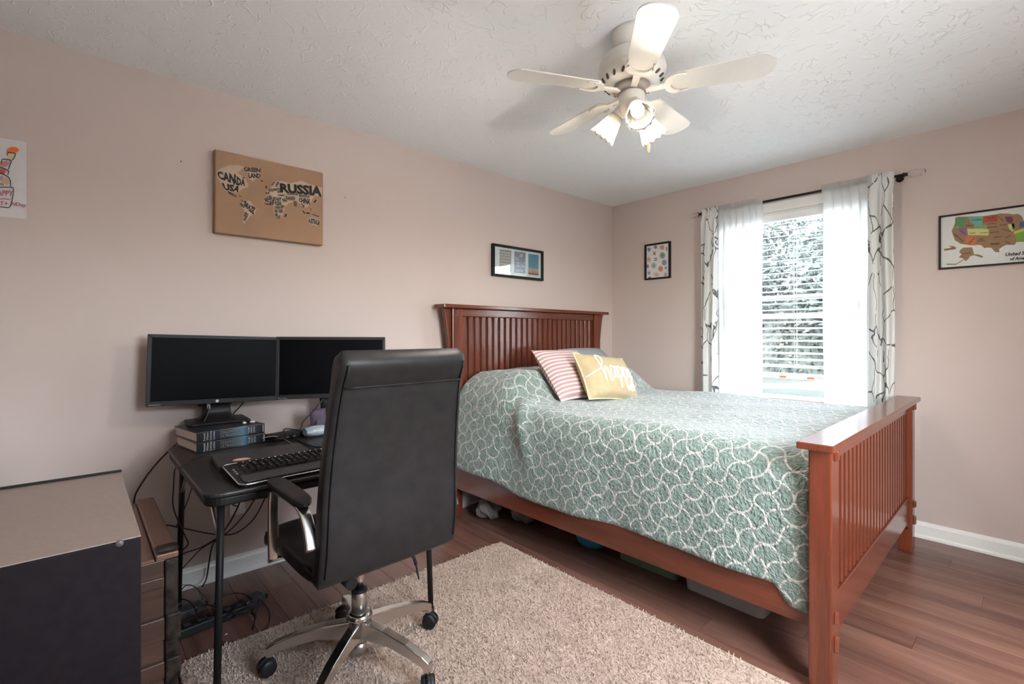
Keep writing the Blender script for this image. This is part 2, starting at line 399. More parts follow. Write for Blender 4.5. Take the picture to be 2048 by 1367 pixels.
tree(24, 6.4, 11, 3.4, 'largest tree, added behind the hedge to cover bright sky in the window', 0)  # tree added to fill the white sky behind the upper slats
tree(18.5, 9.2, 7.6, 2.2, 'broad tree behind the tall dark tree', 0)
hg = thing('screening_hedge', 'tall dark hedge added across the lawn to cover the bright ground and sky', 'hedge', (20.5, 3, -.6)); vs_ = []; fs_ = []  # hedge added to darken the overbright view below the blind
for k in range(14000):
    q = Vector((random.uniform(-.7, .7), random.uniform(-9, 9), random.uniform(0, 3.5))); s = random.uniform(.08, .16)
    u = Vector((random.gauss(0, 1), random.gauss(0, 1), random.gauss(0, 1))).normalized(); wv = u.orthogonal().normalized()
    o = len(vs_); vs_ += [q - u * s, q + wv * s * .6, q + u * s, q - wv * s * .6]; fs_.append((o, o + 1, o + 2, o + 3))
f = MB().add(vs_, fs_).build('foliage', leaf_m[0], hg); f['kind'] = 'stuff'
MB().box((-.5, -8.8, 0), (.5, 8.8, 3.2)).build('inner_branches', leaf_m[1], hg)
# ---- blind
blind = thing('window_blind', 'white horizontal slat blind lowered most of the way over the window', 'blind', (.03, -1.55, .985))
bz = blind.location.z
def bl_box(nm, y0, y1, x0, x1, z0, z1, mat, bev=.002): return MB().box((x0 - .03, y0 + 1.55, z0 - bz), (x1 - .03, y1 + 1.55, z1 - bz)).build(nm, mat, blind, bevel=bev)
BY0, BY1 = WY0 + .015, WY1 - .015
M['slat'] = flat((.80, .81, .80), .4, name='blind_slat')
bl_box('headrail', BY0, BY1, .002, .052, 2.052, 2.102, M['slat'])
bl_box('bottom_rail', BY0, BY1, .008, .054, .985, 1.003, M['slat'], .004)
sl = None; z = 1.045; zs = []
while z < 2.035: zs.append(z); z += .0447
for z in zs:
    if sl is None:
        m = MB(); n = 6
        prof = [(-.025 + .05 * k / n, .003 * math.sin(math.pi * k / n)) for k in range(n + 1)]
        A = [(p[0], BY0 + 1.555, p[1]) for p in prof] + [(p[0], BY0 + 1.555, p[1] - .0025) for p in prof[::-1]]
        B = [(a[0], BY1 + 1.545, a[2]) for a in A]
        m.prism(A, B); sl = m.build('slat', M['slat'], blind); sl.location = (.001, 0, z - bz); sl.rotation_euler = (0, R(-11), 0)
    else: share(sl, 'slat', (.001, 0, z - bz), blind, (0, R(-11), 0))
for yy in (-1.86, -1.575, -1.24):
    for xx in (.006, .056): MB().cyl((xx - .03, yy + 1.55, .005), (xx - .03, yy + 1.55, 2.05 - bz), .0011, n=6).build('ladder_cord', M['white'], blind)
MB().cyl((-.027, -1.57 + 1.55, .37), (-.027, -1.57 + 1.55, 2.05 - bz), .0012, n=6).cyl((-.027, -.02, .345), (-.027, -.02, .375), .006, .003, n=8).build('pull_cord', M['white'], blind)

# ---- curtain rod and curtains
RZ = 2.185; RXX = -.085
rod = thing('curtain_rod', 'thin dark curtain rod with clear faceted finials above the window', 'curtain rod', (RXX, -1.58, RZ))
MB().cyl((0, -.62, 0), (0, .645, 0), .0085, n=12).build('pole', M['matte_black'], rod)
acr, nt, b, L = new_mat('clear_acrylic'); setp(b, (.98, .95, .95), .04); b.inputs['Transmission Weight'].default_value = 1; b.inputs['IOR'].default_value = 1.35
for s in (-1, 1):
    e = -.62 if s < 0 else .645
    mt = Matrix.Translation((0, e, 0)) @ Matrix.Rotation(R(90 if s < 0 else -90), 4, 'X')
    MB().lathe([(.009, -.004), (.013, 0), (.013, .006), (.009, .01), (.011, .018), (.009, .022)], 16, mt).build('collar', M['matte_black'], rod)
    MB().lathe([(.010, .022), (.018, .03), (.020, .05), (.016, .075), (.021, .085), (.012, .10), (.004, .105)], 8, mt).build('finial', acr, rod)
    yb = e + (.03 if s < 0 else -.03)
    MB().cyl((0, yb, 0), (.0835, yb, 0), .005, n=8).cyl((.078, yb, 0), (.084, yb, 0), .02, n=16).build('bracket', M['matte_black'], rod)

def curtain_mat(name, pattern):
    m, nt, b, L = new_mat(name); out = nt.nodes['Material Output']
    nt.nodes.remove(b)
    df = nd(nt, 'BsdfDiffuse'); tl = nd(nt, 'BsdfTranslucent'); mx = nd(nt, 'MixShader')
    if pattern:
        uv = coords(nt, 'UV', (1, 1, 1))
        n = nd(nt, 'TexNoise'); n.inputs['Scale'].default_value = 7; n.inputs['Detail'].default_value = 2; L.new(uv, n.inputs[0])
        ad = nd(nt, 'MixRGB', blend_type='LINEAR_LIGHT'); ad.inputs[0].default_value = .045; L.new(uv, ad.inputs[1]); L.new(n.outputs['Color'], ad.inputs[2])
        mp = nd(nt, 'Mapping'); mp.inputs['Scale'].default_value = (1, .42, 1); mp.inputs['Rotation'].default_value = (0, 0, .12); L.new(ad.outputs[0], mp.inputs[0])
        v = nd(nt, 'TexVoronoi', feature='DISTANCE_TO_EDGE'); v.inputs['Scale'].default_value = 10; v.inputs['Randomness'].default_value = 1; L.new(mp.outputs[0], v.inputs['Vector'])
        n2 = nd(nt, 'TexNoise'); n2.inputs['Scale'].default_value = 11; L.new(uv, n2.inputs[0])
        gap = mathn(nt, 'MULTIPLY', mathn(nt, 'GREATER_THAN', n2.outputs[0], .60), .2)
        col = ramp(nt, mathn(nt, 'ADD', v.outputs['Distance'], gap), [(0, (.13, .125, .13)), (.016, (.16, .15, .155)), (.030, (.78, .78, .76))])
        L.new(col, df.inputs[0]); L.new(col, tl.inputs[0]); mx.inputs[0].default_value = .22
        L.new(df.outputs[0], mx.inputs[1]); L.new(tl.outputs[0], mx.inputs[2]); L.new(mx.outputs[0], out.inputs[0])
    else:
        df.inputs[0].default_value = (.86, .87, .87, 1); tl.inputs[0].default_value = (.97, .97, .97, 1); mx.inputs[0].default_value = .85
        L.new(df.outputs[0], mx.inputs[1]); L.new(tl.outputs[0], mx.inputs[2])
        tp = nd(nt, 'BsdfTransparent'); m2 = nd(nt, 'MixShader'); m2.inputs[0].default_value = .26
        L.new(mx.outputs[0], m2.inputs[1]); L.new(tp.outputs[0], m2.inputs[2]); L.new(m2.outputs[0], out.inputs[0])
    return m
M['sheer'] = curtain_mat('sheer_voile', False); M['branch'] = curtain_mat('branch_print_cotton', True)
def curtain(name, label, y0, y1, zb, mat, folds, amp, xoff, seed, flare=0):
    rnd = random.Random(seed); ph = [rnd.uniform(0, 6.28) for _ in range(6)]
    nu, nv = int(folds * 14), 34
    def fn(u, v):
        z = RZ + .035 - v * (RZ + .035 - zb)
        pinch = 1 - .0 * v
        yy = y0 + (y1 - y0) * u + (u - .5) * flare * v
        a = amp * (.35 + .65 * min(1, v * 6))
        xx = xoff + a * (math.sin(2 * math.pi * folds * u + ph[0] + .5 * math.sin(v * 3 + ph[1])) + .35 * math.sin(2 * math.pi * folds * 1.7 * u + ph[2] + v * 1.5))
        yy += .006 * math.sin(2 * math.pi * folds * u * 1.0 + ph[3] + v * 2) + .004 * math.sin(v * 9 + ph[4])
        if abs(z - RZ) < .05: xx = RXX - .012 + .003 * math.sin(2 * math.pi * folds * u + ph[0])
        return (xx, yy, z)
    W = abs(y1 - y0) * 2.0
    o = MB().grid(fn, nu, nv, lambda u, v: (u * W + seed * .37, v * (RZ - zb))).build(name, mat, None, origin=(xoff, (y0 + y1) / 2, zb), solid=.0012)
    return tag(o, label, 'curtain', 'curtains on the window rod')
curtain('patterned_curtain', 'white curtain with grey branch print at the left end of the rod', -.945, -1.075, .22, M['branch'], 2, .023, -.120, 1)
curtain('sheer_curtain', 'sheer white curtain panel left of the blind', -1.06, -1.40, .24, M['sheer'], 7, .011, -.074, 2, .03)
curtain('sheer_curtain', 'sheer white curtain panel right of the blind', -1.765, -2.06, .24, M['sheer'], 6, .011, -.074, 3, .02)
curtain('patterned_curtain', 'white curtain with grey branch print at the right end of the rod', -2.035, -2.165, .22, M['branch'], 2, .024, -.120, 4)

# ================================================================== CEILING FAN
FC = Vector((-2.13, -1.665, 0))
fan = thing('ceiling_fan', 'off-white five-blade ceiling fan with three lit glass shades', 'ceiling fan', (FC.x, FC.y, HC))
def fz(z): return z - HC
MB().lathe([(.078, fz(2.4395)), (.080, fz(2.425)), (.076, fz(2.39)), (.066, fz(2.365)), (.062, fz(2.355))], 32).build('canopy', M['fan_white'], fan)
hous = MB().lathe([(.05, fz(2.36)), (.085, fz(2.355)), (.115, fz(2.335)), (.130, fz(2.305)), (.132, fz(2.285)), (.134, fz(2.280)), (.134, fz(2.275)), (.130, fz(2.270)), (.122, fz(2.245)), (.105, fz(2.228)), (.07, fz(2.222))], 40).build('motor_housing', M['fan_white'], fan)
for k in range(20):                                # vent openings round the housing's underside
    a = R(18 * k); c = Vector((.117 * math.cos(a), .117 * math.sin(a), fz(2.2385)))
    mt = Matrix.Translation(c) @ Matrix.Rotation(a, 4, 'Z') @ Matrix.Rotation(R(-52), 4, 'Y') @ Matrix.Rotation(R(25), 4, 'Z')
    MB().lathe([(.0095, -.003), (.0095, .003)], 10, mt @ Matrix.Diagonal((1.25, .55, 1, 1))).build('vent', flat((.06, .05, .045), .8), hous)
MB().lathe([(.072, fz(2.222)), (.075, fz(2.205)), (.06, fz(2.196))], 28).build('flywheel', flat((.25, .22, .19), .5), fan)
BA = [7.8 + 72 * k for k in range(5)]
def blade_outline(r0=.155, r1=.515, w0=.050, w1=.066):
    out = [(r0 - .012, -w0 * .55), (r0, -w0)]
    out += [(r1 - .055, -w1)]
    for k in range(1, 10): a = R(-90 + 18 * k); out.append((r1 - .055 + .055 * math.cos(a), w1 * math.sin(a)))
    out += [(r1 - .055, w1), (r0, w0), (r0 - .012, w0 * .55)]
    return out
bproto = iproto = None
for ai, ang in enumerate(BA):
    arm = bpy.data.objects.new('blade_arm', None)
    rotm = Matrix.Rotation(R(ang), 4, 'Z') @ Matrix.Translation((0, 0, fz(2.205))) @ Matrix.Rotation(R(-11), 4, "X")
    ol = blade_outline()
    b = MB(); slab(b, ol, .0, .006); b.xf(rotm); b.build('blade', M['blade'], fan, bevel=.0015)
    q = MB()                                        # scroll-shaped iron: stem, half-moon plate and its two open crescents
    q.prism([(.055, -.012, -.012), (.13, -.014, -.008), (.13, .014, -.008), (.055, .012, -.012)], [(.055, -.012, .0), (.13, -.014, -.001), (.13, .014, -.001), (.055, .012, .0)])
    cs = []
    for k in range(13): a = R(90 + 15 * k); cs.append((.165 + .040 * math.cos(a), .052 * math.sin(a)))
    inner = []
    for k in range(13): a = R(270 - 15 * k); inner.append((.180 + .030 * math.cos(a), .040 * math.sin(a)))
    poly = cs + [(.19, -.052), (.19, -.043)] + inner + [(.19, .043), (.19, .052)]
    n0 = len(q.v)
    for seg in range(12):
        A0, A1, B0, B1 = cs[seg], cs[seg + 1], inner[12 - seg], inner[11 - seg]
        q.prism([(A0[0], A0[1], -.0075), (A1[0], A1[1], -.0075), (B1[0], B1[1], -.0075), (B0[0], B0[1], -.0075)], [(A0[0], A0[1], -.0005), (A1[0], A1[1], -.0005), (B1[0], B1[1], -.0005), (B0[0], B0[1], -.0005)])
    q.tube([(.15, .046, -.004), (.18, .051, -.004), (.21, .045, -.004)], .0035, 6); q.tube([(.15, -.046, -.004), (.18, -.051, -.004), (.21, -.045, -.004)], .0035, 6)
    q.xf(rotm); q.build('blade_iron', M['fan_white'], fan)
MB().lathe([(.030, fz(2.20)), (.047, fz(2.195)), (.052, fz(2.185)), (.050, fz(2.135)), (.044, fz(2.115)), (.028, fz(2.10)), (.010, fz(2.092))], 28).build('light_kit', M['fan_white'], fan)
shade_m, nt, b, L = new_mat('ribbed_glass'); out = nt.nodes['Material Output']; nt.nodes.remove(b)
tl = nd(nt, 'BsdfTranslucent'); tl.inputs[0].default_value = (.30, .285, .26, 1); tp = nd(nt, 'BsdfTransparent'); tp.inputs[0].default_value = (.34, .33, .31, 1); g = nd(nt, 'BsdfGlossy'); g.inputs['Roughness'].default_value = .15
m1 = nd(nt, 'MixShader'); m1.inputs[0].default_value = .35; m2 = nd(nt, 'MixShader'); m2.inputs[0].default_value = .08
L.new(tl.outputs[0], m1.inputs[1]); L.new(tp.outputs[0], m1.inputs[2]); L.new(m1.outputs[0], m2.inputs[1]); L.new(g.outputs[0], m2.inputs[2]); L.new(m2.outputs[0], out.inputs[0])
bulb_m, nt, b, L = new_mat('lit_bulb'); setp(b, (1, .95, .85), .4); b.inputs['Emission Color'].default_value = (1, .88, .72, 1); b.inputs['Emission Strength'].default_value = 4
for ang in (228, 348, 108):
    d = Vector((math.cos(R(ang)), math.sin(R(ang)), 0)); ax = (d * .66 + Vector((0, 0, -.75))).normalized()
    p0 = Vector((d.x * .038, d.y * .038, fz(2.142)))
    mt = Matrix.Translation(p0) @ ax.to_track_quat('Z', 'Y').to_matrix().to_4x4()
    MB().lathe([(.014, -.01), (.020, .0), (.025, .015), (.026, .035)], 20, mt).build('lamp_holder', M['fan_white'], fan)
    sh = MB(); nn = 48
    prof = [(.024, .03), (.029, .045), (.034, .065), (.040, .09), (.046, .112), (.054, .132)]
    vs_ = []
    for j, (rr, zz) in enumerate(prof):
        for k in range(nn):
            a = 2 * math.pi * k / nn; f = 1 + .035 * (j / 5) * math.cos(12 * a) + .012 * math.cos(24 * a)
            vs_.append(mt @ Vector((rr * f * math.cos(a), rr * f * math.sin(a), zz + (.004 * math.cos(12 * a) if j == 5 else 0))))
    sh.add(vs_, [(j * nn + k, j * nn + (k + 1) % nn, (j + 1) * nn + (k + 1) % nn, (j + 1) * nn + k) for j in range(5) for k in range(nn)], True)
    so = sh.build('lamp_shade', shade_m, fan, solid=.0015)
    MB().lathe([(.010, .03), (.013, .04), (.022, .06), (.026, .075), (.024, .09), (.014, .101), (.003, .104)], 20, mt).build('bulb', bulb_m, fan)
    l = bpy.data.lights.new('bulb_light', 'POINT'); l.energy = BULB; l.color = (1, .92, .82); l.shadow_soft_size = .03
    lo = bpy.data.objects.new('bulb_light', l); COL.objects.link(lo); lo.parent = fan; lo.location = p0 + ax * .112
ch = MB(); ch.tube(cr([(.052, -.03, fz(2.16)), (.062, -.036, fz(2.15)), (.063, -.037, fz(2.10)), (.063, -.037, fz(2.0))], 4), .0013, 6)
pc = ch.build('pull_chain', M['chrome2'], fan)
MB().lathe([(.002, fz(2.0)), (.006, fz(1.992)), (.0075, fz(1.975)), (.005, fz(1.962)), (.002, fz(1.958))], 12, Matrix.Translation((.063, -.037, 0))).build('fob', flat((.65, .5, .33), .4), pc)

# ================================================================== BED
BT = R(1.0)
bed = thing('bed', 'queen-size cherry-brown slatted wooden bed with tall headboard', 'bed', (-1.095, -1.16, 0), BT)
# local frame: x across, y along (head at +y)
HY_, FY_ = 1.075, -1.095
PX = .765                                           # post centre
def bb(name, a, b, ax, bev=.004, par=None): return MB().box(a, b).build(name, M['bed_' + ax], par or bed, bevel=bev)
hb = bb('headboard_post', (-.812, HY_ - .025, 0), (-.728, HY_ + .045, 1.3995), 'z'); bb('headboard_post', (.728, HY_ - .025, 0), (.812, HY_ + .045, 1.3995), 'z')
bb('headboard_cap', (-.90, HY_ - .055, 1.40), (.90, HY_ + .07, 1.425), 'x')
bb('headboard_rail', (-.7275, HY_ - .012, 1.347), (.7275, HY_ + .028, 1.3995), 'x')
bb('headboard_rail', (-.7275, HY_ - .012, .36), (.7275, HY_ + .028, .56), 'x')
slo = None
NS = 25; pitch = 1.455 / NS
for k in range(NS):
    xx = -.7275 + pitch * (k + .5)
    if slo is None: slo = MB().box((-.0185, -.008, .5605), (.0185, .012, 1.3465)).build('headboard_slat', M['bed_z'], bed, bevel=.002, seg=1); slo.location = (xx, HY_ + .008, 0)
    else: share(slo, 'headboard_slat', (xx, HY_ + .008, 0), bed)
for s in (-1, 1):                                   # curved corbels on the outer faces of the headboard posts
    pts = [(.0, 1.3995), (.062, 1.3995)] + [(.062 - .05 * (k / 8) ** .7, 1.3995 - .30 * (k / 8)) for k in range(1, 9)] + [(.004, 1.06), (0, 1.02)]
    o = s * .8125
    A = [(o + s * p[0], HY_ - .008, p[1]) for p in pts]; B = [(o + s * p[0], HY_ + .026, p[1]) for p in pts]
    MB().prism(A, B).build('corbel', M['bed_z'], bed, bevel=.002)
    MB().box((s * .775 - .006, HY_ - .0255, 1.345), (s * .775 + .006, HY_ - .02, 1.385)).build('tenon', flat((.10, .03, .015), .5), bed)
bb('footboard_post', (-.845, FY_ - .035, 0), (-.765, FY_ + .035, .8385), 'z', .005); bb('footboard_post', (.765, FY_ - .035, 0), (.845, FY_ + .035, .8385), 'z', .005)
bb('footboard_cap', (-.905, FY_ - .055, .839), (.905, FY_ + .055, .863), 'x', .004)
bb('footboard_rail', (-.7645, FY_ - .018, .785), (.7645, FY_ + .018, .8385), 'x')
N = 14                                              # bottom rail with bracket curves at its ends
top = [(-.7645, .31), (.7645, .31)]
pts = [(-.7645, .31), (-.7645, .125)]
for k in range(1, 8): a = k / 7; pts.append((-.7645 + .11 * a, .125 + .045 * math.sin(a * math.pi / 2)))
for k in range(7, 0, -1): a = k / 7; pts.append((.7645 - .11 * a, .125 + .045 * math.sin(a * math.pi / 2)))
pts += [(.7645, .125), (.7645, .31)]
MB().prism([(p[0], FY_ - .02, p[1]) for p in pts], [(p[0], FY_ + .016, p[1]) for p in pts]).build('footboard_rail', M['bed_x'], bed, bevel=.003)
slo = None; pitch = 1.529 / NS
for k in range(NS):
    xx = -.7645 + pitch * (k + .5)
    if slo is None: slo = MB().box((-.0135, -.010, .3105), (.0135, .034, .7845)).build('footboard_slat', M['bed_z'], bed, bevel=.002, seg=1); slo.location = (xx, FY_ - .003, 0)
    else: share(slo, 'footboard_slat', (xx, FY_ - .003, 0), bed)
for s in (-1, 1):
    for z0, z1 in ((.795, .835), (.245, .285), (.15, .20)):
        MB().prism([(s * .792, FY_ - .0352, z0), (s * .818, FY_ - .0352, z0), (s * .818, FY_ - .0352, z1), (s * .792, FY_ - .0352, z1)],
                   [(s * .795, FY_ - .047, z0 + .006), (s * .815, FY_ - .047, z0 + .006), (s * .815, FY_ - .047, z1 - .004), (s * .795, FY_ - .047, z1 - .004)]).build('tenon', M['bed_z'], bed, bevel=.002)
    bb('side_rail', (s * .79 - .014, FY_ + .036, .20), (s * .79 + .014, HY_ - .026, .37), 'y', .003)
for yy in (-.8, -.25, .3, .8): MB().box((-.775, yy - .045, .235), (.775, yy + .045, .255)).build('slat_support', M['bed_x'], bed)
for xx in (-.28, .35):
    MB().cyl((xx, -.92, .022), (xx, -.92, .234), .012, n=10).build('support_leg', M['chrome2'], bed)
    MB().cyl((xx, -.92, 0), (xx, -.92, .022), .022, .018, n=14).build('support_foot', M['black_plastic'], bed)
bed_m = Matrix.Translation(bed.location) @ Matrix.Rotation(BT, 4, 'Z')
tag(MB().box((-.755, -1.03, .257), (.755, 1.02, .50)).xf(bed_m).build('box_spring', flat((.55, .55, .56), .9), bevel=.03, seg=3), 'pale box spring hidden under the mattress and quilt', 'box spring')
tag(MB().box((-.755, -1.03, .502), (.755, 1.02, .765)).xf(bed_m).build('mattress', flat((.7, .7, .7), .9), bevel=.05, seg=4), 'thick mattress under the green quilt', 'mattress')
def cushion(mb, w, h, t, nu=20, nv=20, pinch=.07, power=.42):
    for sgn in (1, -1):
        def fn(i, j):
            u, v = i * 2 - 1, j * 2 - 1
            x = w / 2 * u * (1 - pinch * (1 - v * v) * u * u); y = h / 2 * v * (1 - pinch * (1 - u * u) * v * v)
            return (x, y, sgn * t / 2 * max(0, (1 - u * u) * (1 - v * v)) ** power)
        mb.grid(fn, nu, nv, lambda i, j: (i, j), flip=sgn < 0)
    return mb
pw = flat((.74, .74, .75), .9, name='pillowcase_white')
for s, lb in ((-1, 'plump sleeping pillow under the quilt at the left side'), (1, 'plump sleeping pillow under the quilt at the right side')):
    o = cushion(MB(), .70, .46, .19).build('bed_pillow', pw, origin=(0, 0, -.095)); o.location = bed_m @ Vector((s * .37, .79, .768)); o.rotation_euler = (R(3), 0, BT); tag(o, lb, 'pillow', 'sleeping pillows')

def quilt_mat():
    m, nt, b, L = new_mat('aqua_quilt'); setp(b, None, .5, spec=.5); b.inputs['Sheen Weight'].default_value = .7; b.inputs['Sheen Roughness'].default_value = .35
    uv = nd(nt, 'TexCoord').outputs['UV']; sp = nd(nt, 'SeparateXYZ'); L.new(uv, sp.inputs[0])
    n0 = nd(nt, 'TexNoise'); n0.inputs['Scale'].default_value = 6; L.new(uv, n0.inputs[0])
    wob = mathn(nt, 'MULTIPLY', mathn(nt, 'SUBTRACT', n0.outputs[0], .5), .02)
    c = .096
    U = mathn(nt, 'DIVIDE', mathn(nt, 'ADD', sp.outputs[0], wob), c); V = mathn(nt, 'DIVIDE', mathn(nt, 'SUBTRACT', sp.outputs[1], wob), c)
    par = mathn(nt, 'FLOORED_MODULO', mathn(nt, 'ADD', mathn(nt, 'FLOOR', U), mathn(nt, 'FLOOR', V)), 2.)
    def tri(x): return mathn(nt, 'SUBTRACT', .5, mathn(nt, 'ABSOLUTE', mathn(nt, 'SUBTRACT', mathn(nt, 'FRACT', x), .5)))
    a_, b_ = tri(U), tri(V)
    def arc(p, q): return mathn(nt, 'ABSOLUTE', mathn(nt, 'SUBTRACT', mathn(nt, 'SQRT', mathn(nt, 'ADD', mathn(nt, 'MULTIPLY', p, p), mathn(nt, 'POWER', mathn(nt, 'SUBTRACT', .5, q), 2.))), .485))
    d = mathn(nt, 'ADD', mathn(nt, 'MULTIPLY', arc(a_, b_), mathn(nt, 'SUBTRACT', 1., par)), mathn(nt, 'MULTIPLY', arc(b_, a_), par))
    line = ramp(nt, d, [(0, (1, 1, 1)), (.024, (1, 1, 1)), (.050, (0, 0, 0))])
    v = nd(nt, 'TexVoronoi', feature='SMOOTH_F1'); v.inputs['Scale'].default_value = 75; L.new(uv, v.inputs['Vector'])
    nz = nd(nt, 'TexNoise'); nz.inputs['Scale'].default_value = 42; nz.inputs['Detail'].default_value = 2; nz.inputs['Distortion'].default_value = 2.5; L.new(uv, nz.inputs[0])
    base_ = ramp(nt, nz.outputs[0], [(.3, (.150, .210, .182)), (.7, (.215, .278, .245))])  # darker green in the puckers: crease shade painted in along the relief noise
    mx = nd(nt, 'MixRGB'); L.new(line, mx.inputs[0]); L.new(base_, mx.inputs[1]); mx.inputs[2].default_value = (.52, .51, .465, 1)
    L.new(mx.outputs[0], b.inputs['Base Color'])
    h = mathn(nt, 'SUBTRACT', mathn(nt, 'ADD', mathn(nt, 'MULTIPLY', nz.outputs[0], 1.0), mathn(nt, 'MULTIPLY', v.outputs['Distance'], .6)), mathn(nt, 'MULTIPLY', line, .12))
    bump(nt, b, h, 1.0, .012)
    return m
M['quilt'] = quilt_mat()
def sstep(a, b, x): t = max(0, min(1, (x - a) / (b - a))); return t * t * (3 - 2 * t)
def quilt_pt(s, y):
    """s: cloth distance across the bed from its centre line (negative = near side), y along the bed"""
    edge = .79; rc = .10; ztop = .80
    pil = sstep(.43, .66, y) * (1 - .10 * sstep(.86, 1.04, y))           # pillow hump
    across = 1 - .25 * math.exp(-(s / .08) ** 2)
    a = abs(s); sg = -1 if s < 0 else 1
    hump = .185 * pil * across * (1 - sstep(.55, .86, a) * .75)
    fl = edge - rc                                                        # flat half width
    arc = rc * math.pi / 2
    wob = .006 * math.sin(7 * y + 3 * s) + .005 * math.sin(13 * s + 4 * y)
    if a < fl: x = a; z = ztop + wob; nd_ = 0
    elif a < fl + arc: th = (a - fl) / rc; x = fl + rc * math.sin(th); z = ztop - rc * (1 - math.cos(th)) + wob * (1 - th / 1.6)
    else:
        dn = a - fl - arc; t = dn / .45
        fold = .014 * math.sin(9.5 * y + 1.0) + .010 * math.sin(17 * y + 2.2)
        headflare = .05 * sstep(.45, .95, y) * min(1, t * 1.5)
        x = edge + .022 * t + fold * t * .6 + headflare + .01; z = ztop - rc - dn
    z += hump
    # crease where the quilt is tucked against the pillow on the near side
    if s < 0:
        c = .47 - .28 * (a - .6)
        if .45 < a < 1.15: 
            kx = math.exp(-((y - c) / .045) ** 2) * sstep(.45, .62, a) * (1 - sstep(.85, 1.15, a))
            z += .022 * kx; x += .03 * kx
    return Vector((sg * x, y, z))
def hem(y):                                                              # cloth length on the near side
    return 1.22 + .012 * math.sin(5 * y) + .065 * sstep(-.93, -1.0, -abs(y) if y < 0 else 0) + .02 * sstep(.3, .9, y) + .02 * (1 - abs(y))
Y0, Y1 = -1.052, 1.035
def qf(i, j):
    y = Y1 + (Y0 - Y1) * j
    s0, s1 = -hem(y), 1.17
    return bed_m @ quilt_pt(s0 + (s1 - s0) * i, y)
q = MB().grid(qf, 150, 110, lambda i, j: (-hem(Y1 + (Y0 - Y1) * j) + (1.17 + hem(Y1 + (Y0 - Y1) * j)) * i, Y1 + (Y0 - Y1) * j))
qo = q.build('quilt', M['quilt'], None, solid=.008)
tag(qo, 'sea-green quilt with looping white lines draped over the bed', 'quilt')

# throw pillows
def stripes():
    m, nt, b, L = new_mat('striped_cotton'); setp(b, None, .85, spec=.2)
    sp = nd(nt, 'SeparateXYZ'); L.new(coords(nt, 'UV'), sp.inputs[0])
    w_ = mathn(nt, 'FRACT', mathn(nt, 'MULTIPLY', sp.outputs[1], 15.))
    L.new(ramp(nt, w_, [(0, (.80, .62, .57)), (.28, (.80, .62, .57)), (.33, (.42, .27, .26)), (.95, (.42, .27, .26)), (1, (.80, .62, .57))]), b.inputs['Base Color'])
    n = nd(nt, 'TexNoise'); n.inputs['Scale'].default_value = 12; L.new(coords(nt), n.inputs[0]); bump(nt, b, n.outputs[0], .2, .01)
    return m
def lean(bl, tl, width, h):                         # matrix of a pillow whose left edge runs bl -> tl and whose bottom runs along +x
    up = (tl - bl).normalized(); rt = (bed_m.to_3x3() @ Vector((1, 0, 0))); rt = (rt - up * rt.dot(up)).normalized(); nrm = rt.cross(up)
    m = Matrix((rt, up, nrm)).transposed().to_4x4(); c = bl + up * h / 2 + rt * width / 2; m.translation = c; return m
def place_pillow(name, mat, w_, h_, t_, mt, label, **kw):
    o = cushion(MB(), w_, h_, t_, **kw).build(name, mat, origin=(0, 0, 0)); o.matrix_world = mt; return tag(o, label, 'pillow', 'throw pillows on the bed')
sp_ = place_pillow('throw_pillow', stripes(), .45, .41, .15, lean(Vector((-1.60, -.80, .815)), Vector((-1.59, -.53, 1.12)), .45, .41) @ Matrix.Translation((0, 0, .0)), 'square pink pillow with thin pale stripes, left of the yellow pillow')
gp = place_pillow('throw_pillow', flat((.27, .27, .28), .9), .50, .34, .13, lean(Vector((-1.12, -.57, .90)), Vector((-1.12, -.36, 1.09)), .5, .30), 'grey pillow half hidden behind the yellow pillow')
YW, YH, YT = .50, .32, .165
ymt = lean(Vector((-1.475, -.93, .82)), Vector((-1.455, -.77, 1.09)), YW, YH) @ Matrix.Rotation(R(-3), 4, 'Z')
yp = place_pillow('throw_pillow', noisy('yellow_cotton', (.42, .325, .185), (.47, .37, .215), 30, .85, .15, 14, .01), YW, YH, YT, ymt, 'mustard-yellow lumbar pillow with white embroidered script')
def on_pillow(px, py):                              # px,py in 0..1 of the pillow face
    u, v = px * 2 - 1, py * 2 - 1
    x = YW / 2 * u * (1 - .07 * (1 - v * v) * u * u); y = YH / 2 * v * (1 - .07 * (1 - u * u) * v * v)
    return Vector((x, y, YT / 2 * max(0, (1 - u * u) * (1 - v * v)) ** .42 + .001))
def stroke(pts, r=.0035):
    P = cr([(a, b, 0) for a, b in pts], 6); return [on_pillow(p.x, p.y) for p in P]
LET = MB()
H = [[(.00, .44), (.10, .49), (.25, .58)],
     [(.25, .58), (.33, .76), (.345, .90), (.29, .93), (.255, .84), (.26, .60), (.285, .30)],
     [(.28, .36), (.31, .58), (.345, .60), (.355, .46), (.365, .31), (.41, .37)],
     [(.49, .60), (.44, .64), (.405, .52), (.415, .38), (.46, .42), (.495, .62), (.49, .40), (.53, .38)],
     [(.54, .64), (.545, .42), (.56, .16), (.55, .46), (.58, .64), (.625, .56), (.60, .40), (.555, .42)],
     [(.63, .42), (.655, .64), (.66, .42), (.68, .16), (.665, .46), (.70, .64), (.745, .56), (.72, .40), (.67, .42)],
     [(.75, .45), (.77, .64), (.78, .47), (.82, .45), (.84, .64), (.84, .42), (.83, .22), (.79, .13), (.77, .24), (.86, .40), (.95, .50)]]
for st in H: LET.tube(stroke(st), .0052, 6)
LET.build('embroidery', M['white'], yp)
L2 = MB()
for st in ([(.70, .12), (.71, .24), (.72, .14), (.74, .24), (.75, .13)], [(.77, .13), (.775, .23), (.79, .14), (.80, .23)], [(.82, .15), (.84, .24), (.86, .14), (.87, .25)]): L2.tube(stroke(st), .0026, 6)
L2.build('embroidery', M['white'], yp)
